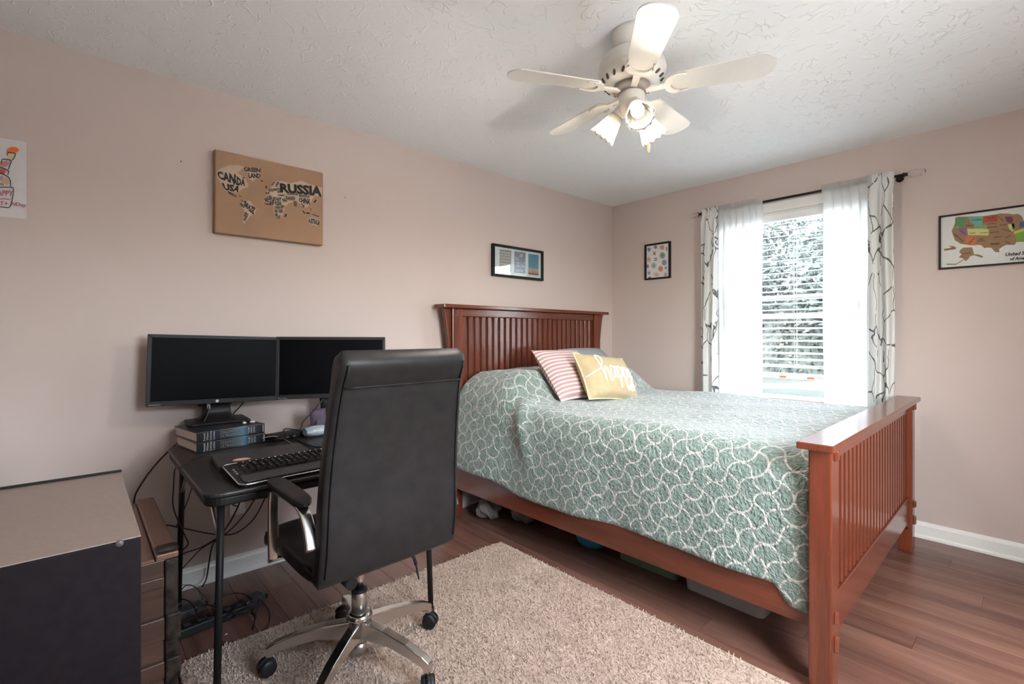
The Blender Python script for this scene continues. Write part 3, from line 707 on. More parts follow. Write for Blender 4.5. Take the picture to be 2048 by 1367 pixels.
PIP = MB(); rim = []
for k in range(80):
    t = k / 80 * 4; s_ = t % 1; e = int(t)
    u, v = ((s_, 0), (1, s_), (1 - s_, 1), (0, 1 - s_))[e]
    q_ = on_pillow(u, v); q_.z = 0; rim.append(q_)
PIP.tube(rim, .005, 6, closed=True); PIP.build('piping', flat((.75, .60, .36), .8), yp)

# things stored under the bed
clear, nt, b, L = new_mat('clear_plastic'); setp(b, (.85, .87, .88), .25); b.inputs['Transmission Weight'].default_value = .4
blue = MB().lathe([(.02, 0), (.06, .003), (.095, .03), (.11, .08), (.10, .14), (.06, .17), (.02, .178)], 24, Matrix.Translation((-1.56, -1.02, 0)))
tag(blue.build('play_ball', flat((.03, .22, .36), .4)), 'round blue ball resting on the floor under the bed', 'ball')
def tub(name, x0, x1, y0, y1, h, body, lid, label):
    t = thing(name, label, 'storage box', ((x0 + x1) / 2, (y0 + y1) / 2, 0)); hx, hy = (x1 - x0) / 2, (y1 - y0) / 2
    m = MB(); A = [(x * .94, y * .94, .0) for x, y in rrect(2 * hx, 2 * hy, .03)]; B = [(x, y, h) for x, y in rrect(2 * hx, 2 * hy, .03)]
    m.prism(A, B); m.build('body', body, t)
    m = MB(); slab(m, rrect(2 * hx + .02, 2 * hy + .02, .035), h + .0005, h + .018); m.build('lid', lid, t, bevel=.003)
    for s in (-1, 1): MB().box((s * hx * .0 - .04, s * (hy + .0005), h - .05), (.04, s * (hy + .012), h - .006)).build('latch', M['white'], t)
tub('storage_box', -1.62, -1.15, -1.98, -1.60, .15, clear, clear, 'clear lidded plastic box under the foot of the bed')
tub('storage_box', -1.60, -1.12, -1.56, -1.20, .165, flat((.16, .24, .14), .5), flat((.2, .3, .18), .5), 'green plastic box under the middle of the bed')
bag = noisy('bag_film', (.16, .15, .145), (.34, .32, .31), 14, .18, .8, 22, .02)
for k, (bx_, by_, s_, lb) in enumerate(((-1.74, -.28, .07, 'crumpled clear plastic bag nearest the headboard under the bed'), (-1.60, -.49, .078, 'crumpled clear plastic bag, middle of three under the bed'), (-1.50, -.72, .075, 'crumpled clear plastic bag closest to the blue ball'))):
    rnd = random.Random(k + 3)
    def fb(i, j):
        th = math.pi * j; ph = 2 * math.pi * i; rr = 1 + .22 * math.sin(3 * ph + k) * math.sin(2 * th) + .14 * math.sin(7 * ph + 2 * k + 5 * th)
        return (bx_ + s_ * rr * math.sin(th) * math.cos(ph) * 1.2, by_ + s_ * rr * math.sin(th) * math.sin(ph), max(.001, s_ * .95 - s_ * rr * math.cos(th)))
    tag(MB().grid(fb, 28, 16).build('plastic_bag', bag), lb, 'bag', 'plastic bags under the bed')

# ================================================================== RUG
rug = thing('area_rug', 'cream shag area rug lying under the office chair', 'rug', (-2.735, -1.80, 0))
RWX, RWY = 1.57, 2.32
m = MB(); slab(m, rrect(RWX, RWY, .05), .0005, .016); m.build('backing', M['rug'], rug, bevel=.006)
rnd = random.Random(11); vs_ = []; fs_ = []
for k in range(70000):
    x, y = rnd.uniform(-RWX / 2 + .005, RWX / 2 - .005), rnd.uniform(-RWY / 2 + .005, RWY / 2 - .005)
    if rnd.random() > .35 and (y < -.2): continue
    a = rnd.uniform(0, 6.28); l = rnd.uniform(.005, .011); hgt = rnd.uniform(.003, .009); ca, sa = math.cos(a), math.sin(a); wd = .0016
    o = len(vs_); vs_ += [(x - sa * wd, y + ca * wd, .0155), (x + sa * wd, y - ca * wd, .0155), (x + ca * l + sa * wd, y + sa * l - ca * wd, .0155 + hgt), (x + ca * l - sa * wd, y + sa * l + ca * wd, .0155 + hgt)]
    fs_.append((o, o + 1, o + 2, o + 3))
p = MB().add(vs_, fs_).build('pile', M['rug'], rug); p['kind'] = 'stuff'

# ================================================================== WALL ART
def crop(ox, oy, sc, fn): return lambda x, y: fn(ox + x / sc, oy + y / sc)
def local(pl, o, lift=(0, 0, 0)):
    L_ = Vector(o.location) - Vector(lift); return lambda x, y: pl(x, y) - L_
BLACK = flat((.010, .008, .008), .7, name='black_ink'); CREAM = flat((.44, .325, .24), .8, name='cream_ink')
# --- canvas world map
CY = -.038
cv = thing('canvas_print', 'tan canvas print of a world map made from country names', 'wall art', (-3.02, -.0005, 1.727))
kraft = noisy('kraft_canvas', (.30, .175, .105), (.36, .215, .13), 5, .8, .15, 220, .002)
MB().box((-.266, CY + .0005, 0), (.266, -.0005, .412)).build('canvas', kraft, cv, bevel=.006, seg=3)
P = local(crop(410, 280, 6.215, lambda a, b_: onY(a, b_, CY - .0006)), cv); PT = local(crop(410, 280, 6.215, lambda a, b_: onY(a, b_, CY - .0010)), cv)
cm = MB()
for poly in ([(145, 395), (200, 350), (300, 315), (410, 308), (485, 335), (440, 380), (400, 400), (500, 480), (545, 575), (460, 610), (415, 652), (335, 645), (250, 625), (205, 540), (150, 460)],
             [(475, 335), (690, 345), (692, 470), (630, 485), (595, 515), (555, 480), (530, 410)],
             [(428, 790), (470, 738), (560, 758), (640, 850), (622, 912), (560, 942), (530, 990), (500, 1012), (490, 1042), (465, 1012), (478, 930), (490, 870), (440, 820)],
             [(818, 560), (860, 512), (925, 505), (1060, 535), (1200, 505), (1290, 545), (1455, 590), (1455, 700), (1370, 690), (1330, 740), (1295, 810), (1235, 850), (1165, 770), (1130, 828), (1090, 770), (1045, 780), (1000, 820), (970, 900), (935, 980), (890, 988), (858, 900), (850, 810), (760, 805), (728, 750), (760, 690), (760, 640), (830, 600)],
             [(1280, 965), (1340, 958), (1432, 985), (1430, 1060), (1380, 1062), (1285, 1035)]): cm.poly([P(*p) for p in poly])
cm.build('map_print', CREAM, cv)
tm = MB()
for s_, q_ in (('CAN', ((138, 380), (385, 425), (372, 552), (172, 478))), ('ADA', ((335, 440), (505, 490), (498, 572), (350, 555))), ('USA', ((205, 528), (465, 578), (412, 652), (245, 620))),
               ('MEXICO', ((275, 625), (395, 690), (385, 715), (300, 668))), ('GREEN', ((475, 335), (690, 347), (690, 405), (490, 388))), ('LAND', ((535, 405), (692, 415), (690, 475), (548, 470))),
               ('BRAZIL', ((500, 765), (645, 850), (600, 925), (480, 815))), ('PERU', ((430, 775), (490, 800), (490, 850), (440, 820))), ('COLOMBIA', ((450, 740), (530, 755), (510, 780), (450, 775))), ('ARGENTINA', ((545, 915), (505, 1010), (470, 1000), (492, 885))),
               ('RUSSIA', ((925, 532), (1455, 575), (1455, 705), (938, 645))), ('KAZAKHSTAN', ((1010, 640), (1155, 648), (1152, 690), (1020, 680))), ('MONGOLIA', ((1165, 672), (1305, 685), (1300, 715), (1170, 708))), ('CHINA', ((1165, 718), (1315, 725), (1300, 808), (1170, 765))),
               ('NORWAY', ((815, 560), (860, 512), (885, 520), (835, 575))), ('SWEDEN', ((868, 580), (895, 515), (925, 515), (905, 580))), ('FRANCE', ((790, 610), (850, 600), (850, 640), (790, 640))), ('GERMANY', ((850, 600), (905, 595), (905, 630), (850, 630))), ('POLAND', ((905, 592), (950, 590), (950, 620), (905, 622))), ('SPAIN', ((755, 645), (800, 640), (800, 672), (760, 675))), ('UKRAINE', ((900, 625), (965, 625), (965, 655), (900, 655))), ('TURKEY', ((905, 675), (1000, 675), (1000, 695), (905, 697))),
               ('ALGERIA', ((765, 690), (835, 685), (835, 745), (765, 745))), ('LIBYA', ((838, 705), (900, 710), (900, 750), (838, 750))), ('EGYPT', ((900, 712), (950, 715), (950, 755), (900, 755))), ('MALI', ((735, 725), (765, 700), (795, 770), (750, 770))), ('NIGER', ((800, 750), (865, 750), (860, 795), (800, 790))), ('SUDAN', ((890, 758), (950, 758), (945, 815), (890, 815))), ('NIGERIA', ((735, 775), (855, 790), (850, 810), (760, 806))), ('CHAD', ((866, 752), (888, 752), (888, 808), (866, 800))),
               ('CONGO', ((862, 815), (940, 818), (935, 855), (860, 852))), ('KENYA', ((945, 805), (1005, 815), (975, 850), (940, 850))), ('ANGOLA', ((862, 858), (915, 858), (910, 900), (865, 900))), ('TANZANIA', ((918, 858), (970, 855), (965, 905), (915, 905))), ('NAMIBIA', ((866, 905), (905, 905), (905, 945), (876, 945))), ('SOUTH AFRICA', ((880, 948), (945, 925), (935, 980), (892, 986))),
               ('IRAQ', ((955, 730), (1000, 715), (1030, 770), (985, 780))), ('IRAN', ((1000, 690), (1060, 700), (1060, 755), (1015, 740))), ('PAKISTAN', ((1060, 700), (1120, 700), (1120, 750), (1065, 750))), ('INDIA', ((1095, 755), (1160, 755), (1140, 825), (1115, 825))), ('THAI', ((1195, 780), (1240, 800), (1235, 850), (1205, 830))), ('AUSTRALIA', ((1280, 968), (1430, 985), (1430, 1062), (1288, 1030)))):
    text_quad(tm, s_, q_, PT, space=1.0, bold=.055)
for poly in ([(690, 500), (722, 503), (720, 516), (692, 512)], [(985, 960), (995, 920), (1018, 915), (1010, 950)], [(750, 585), (765, 560), (772, 600), (755, 600)], [(1345, 770), (1380, 735), (1388, 750), (1365, 778)], [(1210, 870), (1250, 905), (1240, 915), (1212, 890)], [(1255, 895), (1305, 900), (1303, 918), (1258, 912)], [(1335, 915), (1415, 945), (1410, 955), (1335, 925)], [(1300, 830), (1322, 870), (1315, 882)], [(385, 455), (412, 450), (410, 465)], [(460, 460), (495, 462), (480, 480)], [(415, 690), (455, 700), (453, 706), (417, 698)]): tm.poly([PT(*p) for p in poly])
tm.build('map_lettering', BLACK, cv)
# --- triple photo frame
def frame(root, x0, x1, z0, z1, d, bw, place, mat):     # four mitred members; place(a, out, z)
    def mem(pts): MB().prism([place(a, .0005, z) for a, z in pts], [place(a, d, z) for a, z in pts]).build('frame_member', mat, root, bevel=.001)
    mem([(x0, z0), (x1, z0), (x1 - bw, z0 + bw), (x0 + bw, z0 + bw)]); mem([(x0, z1), (x0 + bw, z1 - bw), (x1 - bw, z1 - bw), (x1, z1)])
    mem([(x0, z0), (x0 + bw, z0 + bw), (x0 + bw, z1 - bw), (x0, z1)]); mem([(x1, z0), (x1, z1), (x1 - bw, z1 - bw), (x1 - bw, z0 + bw)])
def art_glass(): pass
fr = thing('picture_frame', 'wide black frame holding three small upright prints above the headboard', 'picture frame', (-1.226, 0, 1.66))
frame(fr, -.268, .268, 0, .242, .028, .018, lambda a, o, z: Vector((a, -o, z)), M['matte_black'])
MB().box((-.252, -.012, .016), (.252, -.0005, .226)).build('mat_board', flat((.72, .73, .74), .8), fr)
Pz = local(crop(960, 460, 11.39, lambda a, b_: onY(a, b_, -.0126)), fr); Pt = local(crop(960, 460, 11.39, lambda a, b_: onY(a, b_, -.0132)), fr)
def quad(name, pts, mat, par, pl): return MB().poly([pl(*p) for p in pts]).build(name, mat, par)
quad('print', [(448, 432), (712, 462), (705, 952), (445, 922)], flat((.33, .30, .27), .7), fr, Pz)
quad('print', [(785, 480), (1038, 512), (1035, 992), (785, 965)], flat((.19, .21, .27), .7), fr, Pz)
sk, nt, b, L = new_mat('sunset_print'); setp(b, None, .7)
sp = nd(nt, 'SeparateXYZ'); L.new(coords(nt), sp.inputs[0])
L.new(ramp(nt, mathn(nt, 'MULTIPLY', sp.outputs[2], 4.), [(.18, (.05, .04, .05)), (.24, (.55, .25, .17)), (.32, (.50, .42, .32)), (.42, (.13, .30, .40)), (.8, (.10, .25, .35))]), b.inputs['Base Color'])
quad('print', [(1102, 535), (1338, 568), (1332, 1032), (1100, 1002)], sk, fr, Pz)
LT = flat((.70, .68, .62), .7)
tt = MB()
for k, (s_, y0, h_) in enumerate((('believe', 470, 40), ('in the', 535, 30), ('beauty', 600, 36), ('of your', 670, 34), ('dreams', 735, 40))): text_quad(tt, s_, ((460, y0), (690, y0 + 28), (690, y0 + 28 + h_), (460, y0 + h_)), Pt)
tt.build('print_lettering', LT, fr)
tt = MB()
for s_, q_ in (('of', ((905, 530), (975, 535), (970, 615), (900, 605))), ('ALL', ((805, 605), (885, 600), (885, 695), (805, 680))), ('GREAT', ((815, 715), (915, 728), (912, 770), (815, 758))), ('it', ((1000, 720), (1020, 722), (1018, 760), (1000, 760))), ('THE', ((830, 785), (895, 790), (892, 840), (830, 835))), ('YOU', ((945, 790), (1018, 800), (1015, 855), (945, 845))), ('LOVE', ((820, 885), (990, 905), (985, 955), (820, 935)))): text_quad(tt, s_, q_, Pt)
tt.build('print_lettering', LT, fr)
tt = MB()
for k in range(5): text_quad(tt, ('every day', 'is a new', 'beginning', 'take a', 'breath')[k], ((1130, 600 + 55 * k), (1290, 622 + 55 * k), (1290, 642 + 55 * k), (1130, 620 + 55 * k)), Pt)
tt.build('print_lettering', flat((.05, .12, .18), .7), fr)
MB().box((-.25, -.0165, .0185), (.25, -.0155, .2235)).build('glazing', M['glass'], fr)
# --- flower print
ff = thing('picture_frame', 'small upright black frame of scattered flower drawings left of the window', 'picture frame', (0, -.494, 1.708))
frame(ff, -.125, .125, 0, .315, .022, .014, lambda a, o, z: Vector((-o, a, z)), M['matte_black'])
MB().box((-.008, -.113, .012), (-.0005, .113, .303)).build('mat_board', flat((.66, .66, .64), .8), ff)
Pf = local(crop(1270, 470, 13.667, lambda a, b_: onX(a, b_, -.0086)), ff); Pc = local(crop(1270, 470, 13.667, lambda a, b_: onX(a, b_, -.0092)), ff)
def flower(cx, cy, rx, ry, n, depth, col, cen):
    o = MB().poly([Pf(cx + rx * (1 - depth * (.5 + .5 * math.cos(n * t))) * math.cos(t), cy + ry * (1 - depth * (.5 + .5 * math.cos(n * t))) * math.sin(t)) for t in [2 * math.pi * k / 48 for k in range(48)]]).build('flower_print', flat(col, .8), ff)
    MB().poly([Pc(cx + rx * .22 * math.cos(k * .628), cy + ry * .22 * math.sin(k * .628)) for k in range(10)]).build('flower_centre', flat(cen, .8), o)
for a in ((382, 390, 52, 68, 9, .2, (.22, .24, .33), (.08, .09, .18)), (560, 325, 55, 58, 5, .45, (.18, .15, .20), (.35, .3, .3)), (740, 335, 65, 68, 6, .15, (.50, .29, .22), (.38, .2, .14)), (865, 375, 24, 70, 4, .35, (.30, .22, .26), (.12, .07, .1)),
          (530, 500, 55, 70, 4, .6, (.30, .25, .18), (.15, .12, .1)), (750, 555, 82, 92, 14, .12, (.25, .30, .25), (.09, .12, .10)), (378, 662, 55, 72, 10, .12, (.55, .38, .29), (.38, .16, .1)), (345, 850, 42, 62, 5, .3, (.36, .17, .17), (.2, .1, .1)),
          (512, 830, 80, 92, 16, .25, (.36, .44, .37), (.10, .22, .14)), (800, 748, 72, 86, 20, .08, (.26, .29, .35), (.15, .18, .24)), (700, 918, 68, 82, 3, .08, (.56, .25, .14), (.38, .10, .05)), (842, 895, 40, 45, 5, .4, (.25, .22, .26), (.1, .08, .12)),
          (380, 1030, 60, 70, 6, .5, (.33, .33, .40), (.15, .15, .25)), (588, 1078, 85, 65, 7, .2, (.62, .40, .38), (.52, .22, .22)), (835, 1070, 50, 65, 5, .25, (.50, .36, .40), (.15, .08, .15)), (400, 1158, 52, 28, 6, .2, (.16, .2, .16), (.08, .1, .08))): flower(*a)
for dy in (0, 50): MB().poly([Pf(565 + 55 * math.cos(t), 632 + dy - 10 * math.cos(t) + 14 * math.sin(t)) for t in [k * .3927 for k in range(16)]]).build('leaf_print', flat((.14, .17, .12), .8), ff)
# --- USA map
uf = thing('picture_frame', 'wide black-framed map of the United States on the wall right of the window', 'picture frame', (0, -2.663, 1.606))
frame(uf, -.31, .31, 0, .314, .02, .009, lambda a, o, z: Vector((-o, a, z)), M['matte_black'])
MB().box((-.006, -.302, .007), (-.0005, .302, .307)).build('backing_sheet', flat((.60, .61, .59), .8), uf)
PU = [local(crop(1860, 390, 8.543, (lambda d: lambda a, b_: onX(a, b_, -.0064 - d))(.0003 * i)), uf) for i in range(5)]
BR = flat((.26, .155, .08), .8, name='kraft_brown')
quad('country_print', [(430, 385), (480, 370), (900, 360), (1150, 325), (1200, 310), (1360, 318), (1420, 330), (1500, 318), (1560, 350), (1590, 400), (1600, 445), (1700, 400), (1800, 380), (1900, 300), (1950, 290), (1960, 360), (1850, 470), (1800, 560), (1780, 640), (1700, 720), (1680, 800), (1720, 900), (1690, 920), (1640, 820), (1600, 795), (1540, 795), (1470, 802), (1460, 830), (1440, 850), (1300, 850), (1240, 880), (1180, 920), (1185, 975), (1110, 970), (1050, 900), (980, 895), (930, 905), (870, 852), (800, 850), (700, 858), (520, 830), (425, 770), (370, 620), (400, 540), (428, 480)], BR, uf, PU[0])
quad('country_print', [(515, 935), (570, 895), (720, 892), (755, 1010), (830, 1012), (912, 1045), (890, 1070), (750, 1025), (690, 1040), (655, 1090), (610, 1125), (560, 1080), (490, 1060), (540, 1010), (500, 980)], BR, uf, PU[0])
quad('country_print', [(605, 1090), (440, 1190), (290, 1190), (275, 1170), (440, 1172), (580, 1090)], BR, uf, PU[1])
quad('country_print', [(235, 920), (330, 905), (370, 895), (315, 862), (400, 870), (455, 900), (430, 925), (245, 950)], BR, uf, PU[0])
for col, pts in (((.10, .22, .10), [(432, 392), (612, 380), (602, 535), (410, 555), (430, 480)]), ((.40, .45, .16), [(405, 530), (495, 525), (490, 555), (402, 558)]), ((.12, .35, .27), [(640, 376), (905, 362), (890, 505), (752, 500), (700, 470)]), ((.33, .06, .04), [(915, 362), (1150, 330), (1155, 450), (900, 465)]),
                 ((.18, .38, .20), [(755, 508), (960, 512), (962, 570), (757, 572)]), ((.50, .48, .20), [(632, 572), (1000, 580), (1002, 690), (650, 682)]), ((.46, .15, .07), [(620, 692), (792, 690), (782, 858), (700, 857), (600, 812)]), ((.20, .12, .20), [(490, 560), (600, 552), (640, 620), (625, 690), (600, 680), (490, 630)]),
                 ((.14, .03, .08), [(1282, 368), (1400, 365), (1420, 440), (1380, 485), (1300, 440)]), ((.45, .50, .14), [(1335, 500), (1440, 480), (1445, 600), (1400, 625), (1345, 560)]), ((.12, .30, .22), [(1390, 480), (1450, 490), (1440, 590), (1410, 600)]), ((.16, .30, .05), [(1440, 630), (1620, 570), (1660, 780), (1480, 782)]), ((.50, .52, .10), [(1430, 625), (1640, 555), (1640, 600), (1440, 665)]), ((.05, .08, .22), [(1535, 465), (1640, 440), (1640, 540), (1530, 560)])): quad('state_print', pts, flat(col, .8), uf, PU[2])
tt = MB()
for s_, q_ in (('california', ((420, 635), (575, 775), (555, 800), (400, 665))), ('montana', ((700, 415), (880, 400), (880, 430), (700, 440))), ('idaho', ((615, 510), (735, 505), (735, 530), (615, 532))), ('wyoming', ((770, 535), (945, 528), (945, 550), (770, 555))), ('utah', ((675, 635), (775, 630), (775, 655), (675, 660))), ('colorado', ((850, 632), (990, 622), (990, 645), (850, 655))),
               ('nebraska', ((980, 540), (1150, 528), (1150, 550), (980, 560))), ('south dakota', ((985, 480), (1130, 470), (1130, 490), (985, 500))), ('north dakota', ((985, 385), (1110, 365), (1110, 390), (985, 410))), ('kansas', ((1030, 625), (1180, 610), (1180, 632), (1030, 648))), ('oklahoma', ((1080, 710), (1230, 692), (1230, 715), (1080, 732))), ('texas', ((1035, 815), (1190, 805), (1190, 840), (1035, 855))), ('new', ((835, 742), (915, 738), (915, 755), (835, 760))), ('mexico', ((805, 770), (940, 762), (940, 782), (805, 790))), ('arizona', ((650, 815), (755, 710), (770, 730), (668, 840))), ('iowa', ((1195, 500), (1305, 488), (1305, 510), (1195, 522))), ('missouri', ((1240, 565), (1390, 610), (1385, 632), (1235, 588))), ('arkansas', ((1275, 722), (1370, 670), (1380, 690), (1290, 742))), ('louisiana', ((1285, 770), (1375, 815), (1368, 838), (1280, 792))), ('alaska', ((560, 985), (705, 972), (705, 992), (560, 1005))), ('nevada', ((520, 590), (600, 650), (590, 668), (510, 610))), ('minnesota', ((1165, 350), (1255, 420), (1245, 440), (1155, 370)))): text_quad(tt, s_, q_, PU[3], shear=.25)
text_quad(tt, 'United States', ((1288, 985), (1800, 935), (1800, 1000), (1290, 1045)), PU[3], shear=.3, bold=.035); text_quad(tt, 'of America', ((1365, 1065), (1740, 1025), (1740, 1095), (1370, 1115)), PU[3], shear=.3, bold=.035)
tt.build('map_lettering', BLACK, uf)
# --- child's drawing
dr = thing('paper_drawing', "child's drawing of a birthday cake on white paper taped to the wall", 'drawing', (-4.06, -.0005, 1.69))
MB().grid(lambda u, v: (-.115 + .231 * u, -.0008 - .004 * (u - .5) ** 2 - .003 * math.sin(v * 5) ** 2 * u, .312 * v + .004 * u), 10, 10).build('paper', flat((.62, .59, .59), .8), dr)
PD = [local(crop(0, 270, 7.6, (lambda d: lambda a, b_: onY(a, b_, -.0070 - d))(.0004 * i)), dr) for i in range(4)]
for col, pts in (((.75, .16, .04), [(110 + 90 + 88 * math.cos(t), 225 + 45 * math.sin(t)) for t in [k * .3307 for k in range(19)]]), ((.58, .48, .32), [(120, 270), (225, 280), (200, 350), (170, 380), (115, 360)]), ((.50, .20, .18), [(0, 400), (100, 395), (140, 430), (90, 480), (0, 470)]), ((.45, .10, .08), [(-40, 510), (60, 520), (95, 560), (60, 590), (-40, 580)]), ((.55, .35, .25), [(60, 640), (130, 650), (150, 740), (90, 760), (40, 700)]), ((.30, .28, .12), [(0, 720), (50, 730), (60, 770), (0, 765)]), ((.40, .25, .35), [(0, 620), (50, 620), (40, 690), (0, 690)])): quad('crayon_patch', pts, flat(col, .9), dr, PD[0])
ink = MB()
for pts in ([(120, 262), (180, 268), (232, 285), (215, 345), (180, 385)], [(120, 262), (112, 310)], [(20, 440), (35, 370), (100, 368), (170, 390), (150, 460), (130, 520)], [(-60, 470), (0, 482), (60, 505), (130, 545), (118, 605)], [(-60, 575), (20, 585), (80, 610), (130, 640), (160, 700), (160, 775)], [(-80, 795), (100, 790), (185, 795), (205, 820), (195, 930), (165, 1060), (130, 1100), (60, 1095), (-80, 1080)]): ribbon(ink, [(p.x, p.y) for p in cr([(a, b_, 0) for a, b_ in pts], 5)], 14, PD[1])
ink.build('ink_line', flat((.03, .025, .04), .8), dr)
ink = MB(); text_quad(ink, 'HAPPY', ((-110, 830), (205, 845), (195, 925), (-110, 920)), PD[2]); text_quad(ink, 'BIRT+', ((-150, 1005), (120, 1005), (120, 1070), (-150, 1065)), PD[2]); text_quad(ink, 'NDay', ((180, 1010), (395, 1040), (390, 1110), (170, 1080)), PD[2])
ribbon(ink, [(-60, 970), (0, 972), (60, 965), (150, 978)], 12, PD[2])
ink.build('crayon_lettering', flat((.42, .05, .14), .8), dr)
for px, py, lb in ((362, 323, 'tiny nail left in the wall left of the canvas map'), (690, 395, 'tiny nail left in the wall right of the canvas map')):
    p = onY(px, py, 0); tag(MB().cyl((p.x, -.0002, p.z), (p.x, -.008, p.z), .0025, n=8).build('nail', flat((.08, .06, .05), .5, .6)), lb, 'nail', 'nails in the wall')

# ================================================================== DESK
TZ = .72
desk = thing('folding_table', 'black folding table with rounded corners holding two monitors', 'table', (-3.05, -.59, 0))
TW, TD = .89, .885
ol = rrect(TW, TD, .055, 6)
m = MB(); slab(m, ol, TZ - .016, TZ); m.build('tabletop', M['table'], desk, bevel=.006, seg=3)
m = MB(); ol2 = rrect(TW - .012, TD - .012, .052, 6); slab(m, ol2, TZ - .045, TZ - .0165); m.build('apron', M['matte_black'], desk, bevel=.006, seg=3)
for sx in (-1, 1):
    for sy in (-1, 1):
        m = MB(); m.tube([(sx * (TW / 2 - .055), sy * (TD / 2 - .06), TZ - .0455), (sx * (TW / 2 - .04), sy * (TD / 2 - .045), .03)], .0115, 12); leg = m.build('leg', M['matte_black'], desk)
        MB().cyl((sx * (TW / 2 - .04), sy * (TD / 2 - .045), .017 if sy < 0 else .0), (sx * (TW / 2 - .04), sy * (TD / 2 - .045), .036), .014, n=12).build('foot_cap', M['black_plastic'], leg)
    MB().tube([(sx * (TW / 2 - .052), -(TD / 2 - .06), TZ - .20), (sx * (TW / 2 - .052), -(TD / 2 - .22), TZ - .05)], .006, 8).build('brace', M['chrome2'], desk)
    MB().tube([(sx * (TW / 2 - .052), (TD / 2 - .06), TZ - .20), (sx * (TW / 2 - .052), (TD / 2 - .22), TZ - .05)], .006, 8).build('brace', M['chrome2'], desk)

# books
def book(z0, yaw, cx, cy, label, tint):
    L_, D_, T_ = .285, .255, .042
    t = thing('hardback_book', label, 'book', (cx, cy, z0), yaw, 'thick textbooks under the monitor')
    cov = flat((.020, .022, .030), .35)
    MB().box((-L_ / 2, -D_ / 2, 0), (L_ / 2, D_ / 2, .003)).build('cover_board', cov, t); MB().box((-L_ / 2, -D_ / 2, T_ - .003), (L_ / 2, D_ / 2, T_)).build('cover_board', cov, t)
    MB().box((-L_ / 2 + .005, -D_ / 2 + .004, .0032), (L_ / 2 - .005, D_ / 2 - .006, T_ - .0032)).build('page_block', noisy('paper_edges_%d' % int(z0 * 1000), (.52, .44, .40), (.64, .55, .50), 4, .9, .3, 400, .001, stretch=(1, 1, 40)), t)
    sm, nt, b, L = new_mat('book_spine_%d' % int(z0 * 1000)); setp(b, None, .3)
    sp = nd(nt, 'SeparateXYZ'); L.new(coords(nt), sp.inputs[0])
    L.new(ramp(nt, mathn(nt, 'ADD', mathn(nt, 'MULTIPLY', sp.outputs[0], 3.4), .5), [(.2, (.022, .026, .036)), (.45, (.03, .055, .085)), (.66, (.10, .26, .40)), (.74, (.03, .05, .075)), (.9, (.02, .022, .03))]), b.inputs['Base Color'])  # dark spine colour with one blue band along its length
    sp_o = MB().box((-L_ / 2, -D_ / 2 - .004, 0), (L_ / 2, -D_ / 2 - .0002, T_)).build('spine', sm, t, bevel=.002)
    tx = MB(); f = lambda a, z: Vector((a, -D_ / 2 - .0046, z))
    text_quad(tx, 'DIAGNOSTIC', ((-.05, .036), (.045, .036), (.045, .023), (-.05, .023)), f); text_quad(tx, 'ULTRASOUND', ((-.05, .020), (.045, .020), (.045, .007), (-.05, .007)), f)
    tx.build('spine_lettering', flat((.30, .27, .24), .6), sp_o)['kind'] = 'stuff'
    tx = MB()
    for k, s_ in enumerate(('Rumack', 'Wilson', 'Charboneau', 'Levine')): a = -.118 + .0125 * k; hh = .017 if k != 2 else .02; text_quad(tx, s_, ((a, .021 - hh), (a, .021 + hh), (a + .008, .021 + hh), (a + .008, .021 - hh)), f)
    for k, s_ in enumerate(('VOLUME', 'FOURTH', 'EDITION')): a = .066 + .012 * k; text_quad(tx, s_, ((a, .008), (a, .035), (a + .007, .035), (a + .007, .008)), f)
    tx.poly([f(.133, .005), f(.136, .005), f(.136, .037), f(.133, .037)]); tx.build('spine_lettering', flat((.62, .66, .70), .6), sp_o)['kind'] = 'stuff'
    return t
book(TZ + .0005, R(9), -3.295, -.225, 'thick dark textbook with blue-banded spine, bottom of the stack', 0)
book(TZ + .043, R(10.5), -3.297, -.212, 'thick dark textbook with blue-banded spine directly under the monitor stand', 1)
BOOKTOP = TZ + .0855

